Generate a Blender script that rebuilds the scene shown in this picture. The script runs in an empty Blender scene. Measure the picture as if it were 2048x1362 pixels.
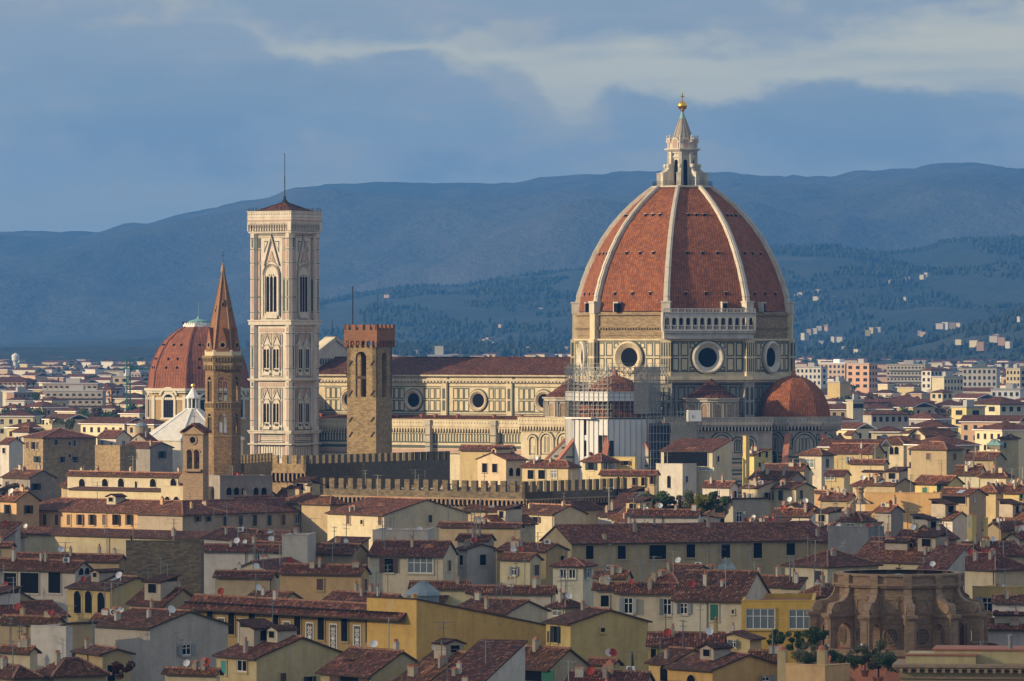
import bpy, math, random
from mathutils import Vector, Matrix, noise
R=math.radians; PI=math.pi
S=bpy.context.scene
# ---------------------------------------------------------------- camera: telephoto from a hill 55 m above the city, looking along +Y
F=10600.; H=55.; YH=690.            # focal length in photo pixels, eye height, photo row of the horizon
cam=bpy.data.cameras.new('camera'); co=bpy.data.objects.new('camera',cam); S.collection.objects.link(co)
co.location=(0,0,H); co.rotation_euler=(R(90),0,0)
cam.sensor_width=36; cam.lens=F/2048*36; cam.shift_y=(YH-681)/2048; cam.clip_start=1; cam.clip_end=60000
S.camera=co
S.render.resolution_x=1024; S.render.resolution_y=681
S.view_settings.view_transform='Standard'; S.view_settings.look='None'; S.view_settings.gamma=1
S.view_settings.exposure=0.5
S.cycles.volume_bounces=0; S.cycles.max_bounces=6; S.cycles.transparent_max_bounces=8
SUN_AZ=-73.; SUN_EL=17.             # azimuth off the view axis towards the camera's rear: 0 = behind camera, negative = from its left hand
sd=Vector((math.sin(R(SUN_AZ))*math.cos(R(SUN_EL)),-math.cos(R(SUN_AZ))*math.cos(R(SUN_EL)),math.sin(R(SUN_EL))))
sl=bpy.data.lights.new('sun','SUN'); sl.energy=5.0; sl.angle=R(0.6); sl.color=(1,.77,.47)
so=bpy.data.objects.new('sun',sl); S.collection.objects.link(so); so.rotation_euler=sd.to_track_quat('Z','Y').to_euler()

# ---------------------------------------------------------------- node helper
class G:
    def __init__(s,tree): s.t=tree
    def n(s,ty,_o=0,_p=None,**k):
        nd=s.t.nodes.new(ty)
        for a,b in (_p or {}).items(): setattr(nd,a,b)
        for a,b in k.items():
            key=a.replace('_',' ') if not a.startswith('i') or not a[1:].isdigit() else int(a[1:])
            sk=nd.inputs[key]
            if isinstance(b,bpy.types.NodeSocket): s.t.links.new(b,sk)
            else: sk.default_value=b
        return nd.outputs[_o]
    def m(s,op,a,b=0.,c=0.,clamp=False): return s.n('ShaderNodeMath',_p={'operation':op,'use_clamp':clamp},i0=a,i1=b,i2=c)
    def mix(s,f,a,b,mode='MIX'): return s.n('ShaderNodeMix',2,{'data_type':'RGBA','blend_type':mode},i0=f,i6=a,i7=b)
    def step(s,x,a,b,o0=0.,o1=1.): return s.n('ShaderNodeMapRange',_p={'interpolation_type':'SMOOTHSTEP'},i0=x,i1=a,i2=b,i3=o0,i4=o1)
    def noise(s,v,sc,det=3.,ro=.55,dim='3D'): return s.n('ShaderNodeTexNoise',0,{'noise_dimensions':dim},Vector=v,Scale=sc,Detail=det,Roughness=ro)
    def curve(s,x,pts):
        nd=s.t.nodes.new('ShaderNodeFloatCurve'); c=nd.mapping.curves[0]
        while len(c.points)<len(pts): c.points.new(.5,.5)
        for p,q in zip(c.points,sorted(pts)): p.location=q
        nd.mapping.update(); s.t.links.new(x,nd.inputs[1]); return nd.outputs[0]
def c4(c): return (c[0],c[1],c[2],1)
MATS={}
def material(name,rough=.85,metal=0.,spec=.3):
    m=bpy.data.materials.new(name); m.use_nodes=True; g=G(m.node_tree); b=m.node_tree.nodes['Principled BSDF']
    b.inputs['Roughness'].default_value=rough; b.inputs['Metallic'].default_value=metal; b.inputs['Specular IOR Level'].default_value=spec
    MATS[name]=m; g.b=b; g.m_=m; return g
def setc(g,c,bump=None,dist=.05,st=1.):
    g.t.links.new(c,g.b.inputs['Base Color'])
    if bump is not None:
        o=g.n('ShaderNodeBump',Strength=st,Distance=dist,Height=bump); g.t.links.new(o,g.b.inputs['Normal'])
def uvs(g,sx=1.,sy=1.):
    uv=g.n('ShaderNodeTexCoord',2)
    return uv,g.n('ShaderNodeVectorMath',_p={'operation':'MULTIPLY'},i0=uv,i1=(sx,sy,1))
# ---------------------------------------------------------------- world: physical sky with a veil of high cloud near the horizon
W=bpy.data.worlds.new('World'); S.world=W; W.use_nodes=True; g=G(W.node_tree); bg=W.node_tree.nodes['Background']
sky=g.n('ShaderNodeTexSky',_p={'sky_type':'NISHITA','sun_disc':False,'sun_elevation':R(SUN_EL),'sun_rotation':math.atan2(sd.x,sd.y)%(2*PI),'altitude':100,'dust_density':.4})
dr=g.n('ShaderNodeTexCoord',0)
sep=g.t.nodes.new('ShaderNodeSeparateXYZ'); g.t.links.new(dr,sep.inputs[0]); dx,dy,dz=sep.outputs
az=g.m('ARCTAN2',dx,dy)                                                    # compass angle
el=g.m('ARCSINE',dz)
wv=g.n('ShaderNodeCombineXYZ',X=az,Y=g.m('MULTIPLY',el,1.9),Z=0.)
wob=g.m('SUBTRACT',g.noise(wv,22.,6.,.58),.5); wob2=g.m('SUBTRACT',g.noise(wv,70.,5.,.6),.5)
ws=g.n('ShaderNodeCombineXYZ',X=az,Y=g.m('MULTIPLY',el,9.),Z=3.)
streak=g.noise(ws,14.,7.,.6)
e2=g.m('ADD',el,g.m('ADD',g.m('MULTIPLY',wob,.018),g.m('MULTIPLY',wob2,.009)))
def au(px): return ((px-1024)/F+.12)/.24
def eu(py): return (690-py)/F/.08
an=g.m('DIVIDE',g.m('ADD',az,.12),.24,clamp=True)
lo=g.curve(an,[(0,eu(-40)),(au(430),eu(20)),(au(640),eu(128)),(au(900),eu(132)),(au(1060),eu(165)),(au(1150),eu(240)),(au(1240),eu(205)),(au(1420),eu(215)),(au(1560),eu(182)),(au(1800),eu(180)),(au(2048),eu(195)),(1,eu(190))])
up=g.curve(an,[(0,eu(-60)),(au(430),eu(-5)),(au(640),eu(70)),(au(1000),eu(78)),(au(1350),eu(80)),(au(1560),eu(58)),(au(1800),eu(25)),(au(2048),eu(5)),(1,eu(-10))])
en=g.m('DIVIDE',e2,.08)
band=g.m('MULTIPLY',g.step(g.m('SUBTRACT',en,lo),-.015,.03),g.step(g.m('SUBTRACT',up,en),-.03,.06))
band=g.m('MULTIPLY',band,g.step(streak,.34,.6,.55,1.))
band=g.m('MULTIPLY',band,g.step(an,au(250),au(700),.25,1.))
veil=g.mix(g.step(el,.0,.07),c4((.205,.325,.49)),c4((.168,.275,.455)))
veil=g.mix(g.step(streak,.40,.70,0,.28),veil,c4((.30,.37,.47)))
puff=g.noise(wv,17.,8.,.56)
veil=g.mix(g.m('MULTIPLY',g.step(puff,.50,.57,0,.85),g.step(el,.022,.036)),veil,c4((.262,.36,.445)))
veil=g.mix(g.m('MULTIPLY',g.step(puff,.5,.40,0,.75),g.step(el,.08,.02)),veil,c4((.125,.225,.38)))
cl=g.mix(g.m('MULTIPLY',band,1.),veil,c4((.365,.49,.515)))
skyb=g.mix(.6,g.mix(1.,sky,c4((.15,.15,.15)),'MULTIPLY'),c4((.45,.44,.43)))   # broken cloud overhead
fin=g.mix(g.step(el,.20,.09),skyb,g.mix(1.,cl,c4((1.74,1.18,.74)),'MULTIPLY'))
g.t.links.new(fin,bg.inputs[0]); bg.inputs[1].default_value=1.

# ---------------------------------------------------------------- mesh helpers
def xa(px,Y): return (px-1024)*Y/F
def za(py,Y): return H-(py-YH)*Y/F
T=Matrix.Translation
def rz(a): return Matrix.Rotation(R(a),4,'Z')
def wp(a,dist,z=0): return rz(a)@T((0,-dist,z))        # a wall plane: x along it, -y outwards, z up
class MB:
    def __init__(s): s.v=[]; s.f=[]; s.mi=[]; s.uv=[]; s.m=0; s.M=None
    def poly(s,pts,mi=None,uv=None,M=None):
        M=M or s.M
        if M is not None: pts=[M@Vector(p) for p in pts]
        i=len(s.v); s.v+= [tuple(p) for p in pts]; s.f.append(tuple(range(i,i+len(pts)))); s.mi.append(s.m if mi is None else mi); s.uv.append(uv)
    def box(s,x0,x1,y0,y1,z0,z1,M=None,mi=None,bottom=True):
        p=[(x0,y0),(x1,y0),(x1,y1),(x0,y1)]; s.prism(p,z0,z1,M,mi,bottom)
    def prism(s,p,z0,z1,M=None,mi=None,bottom=True,p2=None):   # outline counter-clockwise seen from above; p2 = top outline
        q=p2 or p; n=len(p)
        for i in range(n):
            j=(i+1)%n
            s.poly([(p[i][0],p[i][1],z0),(p[j][0],p[j][1],z0),(q[j][0],q[j][1],z1),(q[i][0],q[i][1],z1)],mi,None,M)
        s.poly([(a,b,z1) for a,b in q],mi,None,M)
        if bottom: s.poly([(a,b,z0) for a,b in reversed(p)],mi,None,M)
    def slab(s,p,y0,y1,M=None,mi=None,back=False):       # outline in x,z (counter-clockwise seen from -y), extruded from y0 (outer) to y1
        n=len(p)
        s.poly([(a,y0,b) for a,b in p],mi,None,M)
        for i in range(n):
            j=(i+1)%n
            s.poly([(p[j][0],y0,p[j][1]),(p[i][0],y0,p[i][1]),(p[i][0],y1,p[i][1]),(p[j][0],y1,p[j][1])],mi,None,M)
        if back: s.poly([(a,y1,b) for a,b in reversed(p)],mi,None,M)
    def frame(s,u0,u1,z0,z1,t,pr,M=None,mi=None,y=0.):  # a rectangular frame standing pr proud
        for a in ((u0,u1,z0,z0+t),(u0,u1,z1-t,z1),(u0,u0+t,z0+t,z1-t),(u1-t,u1,z0+t,z1-t)):
            s.box(a[0],a[1],y-pr,y,a[2],a[3],M,mi,False)
    def ring(s,cu,cz,r0,r1,pr0,pr1,M=None,mi=None,n=24,a0=0,a1=360,dep=0.):  # annulus r0..r1; proud pr0 at r0 and pr1 at r1
        for i in range(n):
            a=R(a0+(a1-a0)*i/n); b=R(a0+(a1-a0)*(i+1)/n)
            P=lambda r,t,y:(cu+r*math.cos(t),-y,cz+r*math.sin(t))
            s.poly([P(r0,a,pr0),P(r1,a,pr1),P(r1,b,pr1),P(r0,b,pr0)],mi,None,M)
            s.poly([P(r1,a,pr1),P(r1,a,dep),P(r1,b,dep),P(r1,b,pr1)],mi,None,M)
            s.poly([P(r0,a,dep),P(r0,a,pr0),P(r0,b,pr0),P(r0,b,dep)],mi,None,M)
    def lathe(s,prof,n=16,M=None,mi=None,off=0,arc=360,uvr=None):
        L=0; k=n if arc==360 else n+1
        for i in range(len(prof)-1):
            (r0,z0),(r1,z1)=prof[i],prof[i+1]; d=math.hypot(r1-r0,z1-z0)
            for j in range(n):
                a=R(off+arc*j/n); b=R(off+arc*(j+1)/n)
                pts=[(r0*math.cos(a),r0*math.sin(a),z0),(r0*math.cos(b),r0*math.sin(b),z0),(r1*math.cos(b),r1*math.sin(b),z1),(r1*math.cos(a),r1*math.sin(a),z1)]
                h0=r0*math.sin(PI/n*arc/360); h1=r1*math.sin(PI/n*arc/360)
                uv=[(-h0,L),(h0,L),(h1,L+d),(-h1,L+d)]
                if r1<1e-4: pts=pts[:3]; uv=uv[:3]
                elif r0<1e-4: pts=[pts[0],pts[2],pts[3]]; uv=[uv[0],uv[2],uv[3]]
                s.poly(pts,mi,uv,M)
            L+=d
    def tube(s,a,b,r,n=5,M=None,mi=None,r2=None):
        a=Vector(a); b=Vector(b); d=b-a; q=d.to_track_quat('Z','Y').to_matrix().to_4x4(); MM=T(a)@q
        if M is not None: MM=M@MM
        elif s.M is not None: MM=s.M@MM
        s.lathe([(r,0),(r if r2 is None else r2,d.length)],n,MM,mi)
    def bar(s,a,b,r,M=None,mi=None):
        a=Vector(a); b=Vector(b); d=b-a; q=d.to_track_quat('Z','Y').to_matrix().to_4x4(); s.box(-r,r,-r,r,0,d.length,(M if M is not None else (s.M if s.M is not None else Matrix()))@T(a)@q,mi)
    def sphere(s,c,r,n=10,M=None,mi=None,sz=1.):
        pr=[(r*math.sin(PI*i/n),-r*sz*math.cos(PI*i/n)) for i in range(n+1)]; pr[0]=(0,pr[0][1]); pr[-1]=(0,pr[-1][1])
        s.lathe(pr,n+4,(M if M is not None else (s.M if s.M is not None else Matrix()))@T(c),mi)
    def mesh(s,name,mats):
        me=bpy.data.meshes.new(name); me.from_pydata(s.v,[],s.f)
        for m in mats: me.materials.append(MATS[m])
        me.polygons.foreach_set('material_index',s.mi)
        ul=me.uv_layers.new(name='UVMap').data; me.update()
        for p,uv in zip(me.polygons,s.uv):
            if uv:
                for li,c in zip(p.loop_indices,uv): ul[li].uv=c
            else:
                n=p.normal
                if abs(n.z)>.999: t=Vector((1,0,0))
                else:
                    t=Vector((-n.y,n.x,0)); t.normalize()
                b=n.cross(t)
                if b.z<0: b=-b
                for li in p.loop_indices:
                    q=me.vertices[me.loops[li].vertex_index].co; ul[li].uv=(q.dot(t),q.dot(b))
        return me
    def build(s,name,mats,parent=None,col=None,smooth=False,**props):
        if isinstance(mats,str): mats=[mats]
        me=s.mesh(name,mats)
        if smooth: me.polygons.foreach_set('use_smooth',[True]*len(me.polygons))
        return link(name,me,parent,col,**props)
def link(name,me,parent=None,col=None,**props):
    o=bpy.data.objects.new(name,me); S.collection.objects.link(o)
    if parent is not None: o.parent=parent
    if col: o.color=c4(col)
    for k,v in props.items(): o[k]=v
    return o
def thing(name,label,cat,loc=(0,0,0),rot=0,group=None):
    o=bpy.data.objects.new(name,None); S.collection.objects.link(o); o.location=loc; o.rotation_euler=(0,0,R(rot))
    o['label']=label; o['category']=cat
    if group: o['group']=group
    return o
def ngon(n,r,off=0): return [(r*math.cos(R(off+360*i/n)),r*math.sin(R(off+360*i/n))) for i in range(n)]
def archp(cu,z0,zs,r,n=10,point=1.):   # doorway outline: straight to zs then arch
    p=[(cu-r,z0),(cu+r,z0)]
    for i in range(n+1):
        a=PI*i/n; x=math.cos(a); y=math.sin(a)
        p.append((cu+r*x,zs+r*(y**(1 if point==1 else .9))*point*(1-.12*(point>1)*abs(x)*y)))
    return p
rnd=random.Random(7)
# ---------------------------------------------------------------- materials
def blotch(g,v,c,amt=.35,sc=.25,dark=(.5,.5,.5)):
    a=g.noise(v,sc,6.,.62); return g.mix(g.step(a,.35,.75,0,amt),c,g.mix(1.,c,c4(dark),'MULTIPLY'))
def simple(name,c,rough=.85,metal=0.,amt=.3,sc=.4,spec=.3):
    g=material(name,rough,metal,spec); uv,_=uvs(g); k=g.n('ShaderNodeRGB'); k.node.outputs[0].default_value=c4(c)
    setc(g,blotch(g,uv,k,amt,sc)); return g
def objcol(g): return g.n('ShaderNodeObjectInfo',1)
def stone(name,c,c2,sx,sy,amt=.6,dark=.55,bump=.04,mort=None):
    g=material(name,.9); uv,v=uvs(g,1/sx,1/sy)
    wv=g.n('ShaderNodeVectorMath',_p={'operation':'ADD'},i0=v,i1=g.n('ShaderNodeVectorMath',_p={'operation':'SCALE'},i0=g.n('ShaderNodeTexNoise',1,Vector=v,Scale=.8,Detail=2.),Scale=.9) )
    vo=g.n('ShaderNodeTexVoronoi',1,{'voronoi_dimensions':'2D'},Vector=wv,Scale=1.)
    r=g.n('ShaderNodeSeparateColor',0,Color=vo)
    ed=g.n('ShaderNodeTexVoronoi',0,{'voronoi_dimensions':'2D','feature':'DISTANCE_TO_EDGE'},Vector=wv,Scale=1.)
    col=g.mix(g.m('MULTIPLY',r,amt),c4(c),c4(c2)); big=g.noise(uv,.12,5.)
    col=g.mix(g.step(big,.4,.7,0,.35),col,g.mix(1.,col,c4((dark,dark,dark)),'MULTIPLY'))
    col=g.mix(g.step(ed,.0,.12,.45,0),col,c4([q*.4 for q in c]) if mort is None else c4(mort)); setc(g,col,ed,bump); return g
def tiles(name,ca,cb,px,py,objtint=False,gap=.45,grey=.3,bumpd=.08,hsv=False):
    g=material(name,.88); uv,v=uvs(g,1/px,1/py)
    fl=g.n('ShaderNodeVectorMath',_p={'operation':'FLOOR'},i0=v); fr=g.n('ShaderNodeVectorMath',_p={'operation':'FRACTION'},i0=v)
    wn=g.n('ShaderNodeTexWhiteNoise',0,{'noise_dimensions':'2D'},Vector=fl)
    s=g.t.nodes.new('ShaderNodeSeparateXYZ'); g.t.links.new(fr,s.inputs[0])
    prof=g.m('SINE',g.m('MULTIPLY',s.outputs[0],PI)); row=s.outputs[1]
    col=g.mix(g.m('POWER',wn,1.4),c4(ca),c4(cb))
    if objtint: col=g.mix(g.step(wn,.88,.94,0,.38),col,c4((.48,.27,.18)))
    if objtint:
        rr=g.n('ShaderNodeObjectInfo',5); col=g.mix(g.m('MULTIPLY',rr,.8),col,g.mix(1.,col,c4((.56,.58,.60)),'MULTIPLY'))
        col=g.mix(1.,col,objcol(g),'MULTIPLY')
    big=g.noise(uv,.22,6.,.65); col=g.mix(g.step(big,.42,.72,0,.6),col,g.mix(1.,col,c4((.5,.47,.46)),'MULTIPLY'))
    sp=g.noise(uv,1.6,3.,.6); col=g.mix(g.step(sp,.58,.72,0,grey),col,c4((.27,.245,.21)))
    col=g.mix(g.step(prof,.15,.62,gap,0),col,g.mix(1.,col,c4((.16,.14,.14)),'MULTIPLY'))
    col=g.mix(g.step(row,.0,.22,gap*.6,0),col,g.mix(1.,col,c4((.3,.28,.27)),'MULTIPLY'))
    setc(g,col,g.m('ADD',prof,g.m('MULTIPLY',row,.4)),bumpd,.9); return g
tiles('roof_tiles',(.060,.025,.016),(.27,.090,.042),.34,.36,True,.66,.34)
tiles('dome_tiles',(.20,.064,.027),(.32,.112,.043),.62,.6,False,.5,.08,.03)
tiles('lorenzo_tiles',(.23,.078,.037),(.30,.108,.05),1.0,1.1,False,.55,.05,.03)
tiles('ridge_tiles',(.30,.13,.08),(.46,.27,.19),.4,.4,False,.3,.5)
g=material('stucco',.92); uv,_=uvs(g); c=objcol(g)
c=blotch(g,uv,c,.45,.22,(.66,.64,.62)); st=g.n('ShaderNodeVectorMath',_p={'operation':'MULTIPLY'},i0=uv,i1=(.75,.12,1)); c=blotch(g,st,c,.42,1.,(.58,.55,.52))
c=blotch(g,uv,c,.6,1.1,(.80,.79,.78)); pe=g.noise(uv,.45,8.,.72); c=g.mix(g.step(pe,.60,.67,0,.6),c,g.mix(1.,c,c4((.62,.6,.58)),'MULTIPLY')); pf=g.noise(uv,.3,7.,.7); c=g.mix(g.step(pf,.40,.35,0,.35),c,c4((.45,.41,.35)))
setc(g,c,g.noise(uv,3.,4.),.02,.6)
g=material('painted',.6); setc(g,objcol(g))
g=material('marble',.6); uv,_=uvs(g); c=blotch(g,uv,objcol(g),.5,.5,(.72,.68,.62)); st=g.n('ShaderNodeVectorMath',_p={'operation':'MULTIPLY'},i0=uv,i1=(1.,.12,1)); c=blotch(g,st,c,.5,.8,(.5,.48,.45))
v2=g.n('ShaderNodeVectorMath',_p={'operation':'FLOOR'},i0=g.n('ShaderNodeVectorMath',_p={'operation':'MULTIPLY'},i0=uv,i1=(.9,1.6,1))); w=g.n('ShaderNodeTexWhiteNoise',0,{'noise_dimensions':'2D'},Vector=v2); c=g.mix(g.m('MULTIPLY',w,.22),c,g.mix(1.,c,c4((.7,.66,.6)),'MULTIPLY')); setc(g,c)
simple('green_marble',(.055,.075,.06),.55); simple('pink_marble',(.42,.28,.22),.7)
simple('dark_opening',(.010,.010,.012),1.,amt=.2,spec=.05); simple('grey_void',(.03,.03,.032),1.,spec=.05)
simple('iron',(.03,.03,.032),.6,.4); simple('steel',(.22,.23,.23),.5,.6); simple('lead',(.20,.25,.27),.55,.3)
simple('copper_green',(.20,.36,.33),.7); simple('gold',(.85,.50,.10),.28,1.,amt=.1); simple('timber',(.07,.045,.03),.85)
simple('white_paint',(.72,.72,.70),.6,amt=.15); simple('terracotta',(.38,.15,.09),.85)
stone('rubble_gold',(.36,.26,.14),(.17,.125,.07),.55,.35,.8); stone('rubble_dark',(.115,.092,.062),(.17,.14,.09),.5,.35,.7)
stone('rubble_rough',(.20,.155,.095),(.08,.065,.045),.7,.28,.9,.6,.08); stone('rubble_brown',(.29,.19,.10),(.13,.09,.055),.45,.28,.9)
stone('brick_red',(.30,.135,.075),(.20,.10,.06),.5,.22,.8); stone('band_stone',(.36,.27,.15),(.20,.14,.085),.8,.3,.9,.5,.06)
stone('brown_stone',(.33,.225,.14),(.22,.15,.095),1.1,.42,.8,.5,.03); stone('pietra',(.33,.235,.15),(.26,.185,.12),2.,.6,.5,.6,.01)
g=material('foliage',.85); n_=g.n('ShaderNodeTexCoord',3); a=g.noise(n_,1.3,5.,.7); c=g.mix(g.step(a,.3,.7),g.mix(1.,objcol(g),c4((.45,.5,.4)),'MULTIPLY'),objcol(g)); setc(g,c)
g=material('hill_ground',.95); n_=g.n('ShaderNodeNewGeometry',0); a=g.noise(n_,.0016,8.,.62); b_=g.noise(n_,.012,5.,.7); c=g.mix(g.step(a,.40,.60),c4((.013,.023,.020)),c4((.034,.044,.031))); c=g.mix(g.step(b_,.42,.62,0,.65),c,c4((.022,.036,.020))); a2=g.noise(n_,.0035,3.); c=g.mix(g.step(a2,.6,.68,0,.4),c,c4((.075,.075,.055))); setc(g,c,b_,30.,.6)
g=material('city_ground',.95); n_=g.n('ShaderNodeNewGeometry',0); a=g.noise(n_,.02,6.); setc(g,g.mix(a,c4((.05,.048,.042)),c4((.10,.085,.07))))
# ---------------------------------------------------------------- ground, hills, air
def gz(Y):
    P=[(-400,53),(25,53),(120,30),(340,0),(800,0),(1250,8),(2000,14),(2800,20),(5000,32),(7000,42),(30000,60)]
    if Y<=P[0][0]: return P[0][1]
    for (a,b),(c,d) in zip(P,P[1:]):
        if Y<=c:
            t=(Y-a)/(c-a); return b+(d-b)*(t if a>400 else t*t*(3-2*t))
    return P[-1][1]
mb=MB(); ys=[-400,-200,0,25]+list(range(40,341,20))+list(range(400,1300,100))+[1250,1600,2000,2400,2800,3500,4200,5000,6000,7000,10000,16000,30000]; ys=sorted(set(ys)); xs=[-15000,-6000,-3000,-1500,-700,-300,0,300,700,1500,3000,6000,15000]
for a,b in zip(ys,ys[1:]):
    for c,d in zip(xs,xs[1:]): mb.poly([(c,a,gz(a)),(d,a,gz(a)),(d,b,gz(b)),(c,b,gz(b))])
mb.build('ground','city_ground',kind='structure')
def interp(P,x):
    if x<=P[0][0]: return P[0][1]
    for (a,b),(c,d) in zip(P,P[1:]):
        if x<=c:
            t=(x-a)/(c-a); return b+(d-b)*(t*t*(3-2*t)*.5+t*.5)
    return P[-1][1]
HILLS={}
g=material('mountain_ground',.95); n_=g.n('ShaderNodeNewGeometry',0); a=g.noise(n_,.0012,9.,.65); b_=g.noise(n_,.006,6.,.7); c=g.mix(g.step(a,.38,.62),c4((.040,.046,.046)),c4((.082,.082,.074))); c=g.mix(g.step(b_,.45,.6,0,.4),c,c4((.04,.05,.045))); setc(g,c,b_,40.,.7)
def hill(name,P,D,front,back,base,amp,fine,seed,nx=250,ny=44):
    px0,px1=-1200,3250; v=[];f=[]
    def h(px,t):
        Zr=za(interp(P,px),D)-base; Xw=xa(px,D)
        s=(1-abs(t)**1.5) if t<0 else (1-t*t)
        k=noise.fractal(Vector((Xw/1500+seed,(t*front)/1100,seed)),1.,2.,4)
        s2=max(0,s+k*amp*(1-s)*min(1,s*4)*2)
        y=D+(t*front if t<0 else t*back)
        fn=noise.fractal(Vector((Xw/90,y/90,seed)),1.,2.,3)*fine*min(1,s*6)
        return y,base-6+(Zr+6)*min(s2,1.)+fn
    for j in range(ny+1):
        t=-1+2*j/ny
        for i in range(nx+1):
            px=px0+(px1-px0)*i/nx; y,z=h(px,t); v.append((xa(px,D),y,z))
    for j in range(ny):
        for i in range(nx):
            a=j*(nx+1)+i; f.append((a,a+1,a+nx+2,a+nx+1))
    me=bpy.data.meshes.new(name); me.from_pydata(v,[],f); me.materials.append(MATS['mountain_ground' if name=='mountain' else 'hill_ground']); me.polygons.foreach_set('use_smooth',[True]*len(f))
    o=link(name,me,kind='structure'); HILLS[name]=(h,D,front); return h
RIDGE_FAR=[(-1300,560),(-400,480),(0,467),(110,465),(235,466),(330,440),(420,420),(520,400),(600,380),(660,369),(740,364),(830,368),(900,371),(1000,366),(1100,355),(1190,348),(1270,345),(1420,348),(1480,354),(1560,357),(1640,358),(1720,345),(1800,340),(1870,330),(1940,328),(2048,342),(2400,380),(3350,420)]
RIDGE_MID=[(-1300,690),(0,690),(420,672),(560,640),(640,610),(780,586),(880,577),(960,572),(1060,554),(1160,543),(1300,525),(1550,497),(1640,500),(1700,507),(1780,513),(1830,505),(1900,490),(1960,486),(2048,484),(2400,470),(3350,520)]
RIDGE_LOW=[(-1300,694),(700,696),(1300,700),(1480,716),(1590,712),(1650,700),(1700,692),(1750,700),(1800,698),(1850,688),(1930,664),(2048,628),(2200,590),(3350,560)]
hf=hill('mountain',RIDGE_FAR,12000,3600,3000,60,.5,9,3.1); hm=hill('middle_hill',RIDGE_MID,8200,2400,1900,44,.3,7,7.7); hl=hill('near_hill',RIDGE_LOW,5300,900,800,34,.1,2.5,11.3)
hz=MB(); hz.box(-2900,2900,-380,15500,-3,640); hz.build('haze',[],kind='stuff')
m=bpy.data.materials.new('haze'); m.use_nodes=True; nt=m.node_tree; nt.nodes.remove(nt.nodes['Principled BSDF']); pv=nt.nodes.new('ShaderNodeVolumePrincipled'); nt.links.new(pv.outputs[0],nt.nodes['Material Output'].inputs['Volume'])
HAZE=8.5e-5; pv.inputs['Density'].default_value=HAZE; pv.inputs['Color'].default_value=(.11,.41,1.0,1); pv.inputs['Anisotropy'].default_value=.2
bpy.data.objects['haze'].data.materials.append(m)
# ================================================================ CATHEDRAL
PHI=32.8
CATH=thing('cathedral','huge domed cathedral with red tiled octagonal dome, white ribs and a long marble nave','cathedral',(41.8,1300,0),-PHI)
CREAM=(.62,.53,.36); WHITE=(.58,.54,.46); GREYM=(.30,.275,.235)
z8=lambda py:55-(py-690)/8.154
VA=lambda k:-90+22.5+45*k                                   # vertex angles of the octagon; face k faces local angle 45k (0 = the long side)
RP=[(93.6,6.9),(91.6,9.6),(89.3,12.3),(86.6,15.0),(83.8,17.4),(80.6,19.6),(77.2,21.5),(73.6,23.2),(70,24.5),(66.6,25.5),(63.2,26.1)]
# dome shell: eight curved tiled webs
dome=None
mb=MB()
L=[0]
for (a,b) in zip(RP,RP[1:]): L.append(L[-1]+math.hypot(a[0]-b[0],a[1]-b[1]))
for k in range(8):
    a=R(VA(k)-45); b=R(VA(k))
    for i in range(len(RP)-1):
        (z1,r1),(z0,r0)=RP[i],RP[i+1]; h1=r1*math.sin(R(22.5)); h0=r0*math.sin(R(22.5))
        mb.poly([(r0*math.cos(a),r0*math.sin(a),z0),(r0*math.cos(b),r0*math.sin(b),z0),(r1*math.cos(b),r1*math.sin(b),z1),(r1*math.cos(a),r1*math.sin(a),z1)],0,[(-h0,L[10]-L[i+1]),(h0,L[10]-L[i+1]),(h1,L[10]-L[i]),(-h1,L[10]-L[i])])
dome=mb.build('dome','dome_tiles',CATH)
for k in range(8):
    mb=MB(); a=VA(k); M=rz(a)
    n=len(RP)
    for i in range(n-1):
        (z1,r1),(z0,r0)=RP[i],RP[i+1]; w0=.46+.34*(i+1)/n; w1=.46+.34*i/n
        o=.75
        P=[Vector((r0-.6,-w0,z0)),Vector((r0+o,-w0,z0+.2)),Vector((r0+o,w0,z0+.2)),Vector((r0-.6,w0,z0))]
        Q=[Vector((r1-.6,-w1,z1-.3)),Vector((r1+o*.7,-w1,z1+.4)),Vector((r1+o*.7,w1,z1+.4)),Vector((r1-.6,w1,z1-.3))]
        for u,v in ((0,1),(1,2),(2,3)): mb.poly([P[u],P[v],Q[v],Q[u]],None,None,M)
        # raised inner fillet of the rib
        mb.poly([P[1]+Vector((.22,w0*.55,0)),P[2]+Vector((.22,-w0*.55,0)),Q[2]+Vector((.22,-w1*.55,0)),Q[1]+Vector((.22,w1*.55,0))],None,None,M)
        for sg,pi in ((1,1),(-1,2)):
            mb.poly([P[pi]+Vector((0,sg*w0*.55,0)),P[pi]+Vector((.22,sg*w0*.55,0)),Q[pi]+Vector((.22,sg*w1*.55,0)),Q[pi]+Vector((0,sg*w1*.55,0))],None,None,M)
    mb.box(25.3,27.4,-1.05,1.05,62.6,65.2,M); mb.box(25.2,27.6,-1.2,1.2,65.2,65.6,M)
    mb.build('rib','marble',dome,WHITE)
mb=MB()
for k in range(8):
    for z,n_ in ((86.5,2.0),(77.2,3.8),(67.4,5.0)):
        for q in (-1,0,1):
            i=[j for j in range(10) if RP[j+1][0]<=z][0]; t=(RP[i][0]-z)/(RP[i][0]-RP[i+1][0]); r=(RP[i][1]+(RP[i+1][1]-RP[i][1])*t)*math.cos(R(22.5))
            M=wp(45*k,r); mb.box(q*n_-.26,q*n_+.26,-.22,.3,z-.3,z+.4,M,0); mb.box(q*n_-.4,q*n_+.4,-.30,.3,z+.4,z+.5,M,1)
    M=wp(45*k,25.2*.957); 
    for u in (-3.6 if k%2==0 else 4.2,): mb.box(u-.5,u+.5,-1.2,.5,63,65.1,M,0); mb.box(u-.7,u+.7,-1.35,.6,65.1,65.45,M,1); mb.box(u-.7,u-.5,-1.3,.6,63,65.1,M,1)
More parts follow.
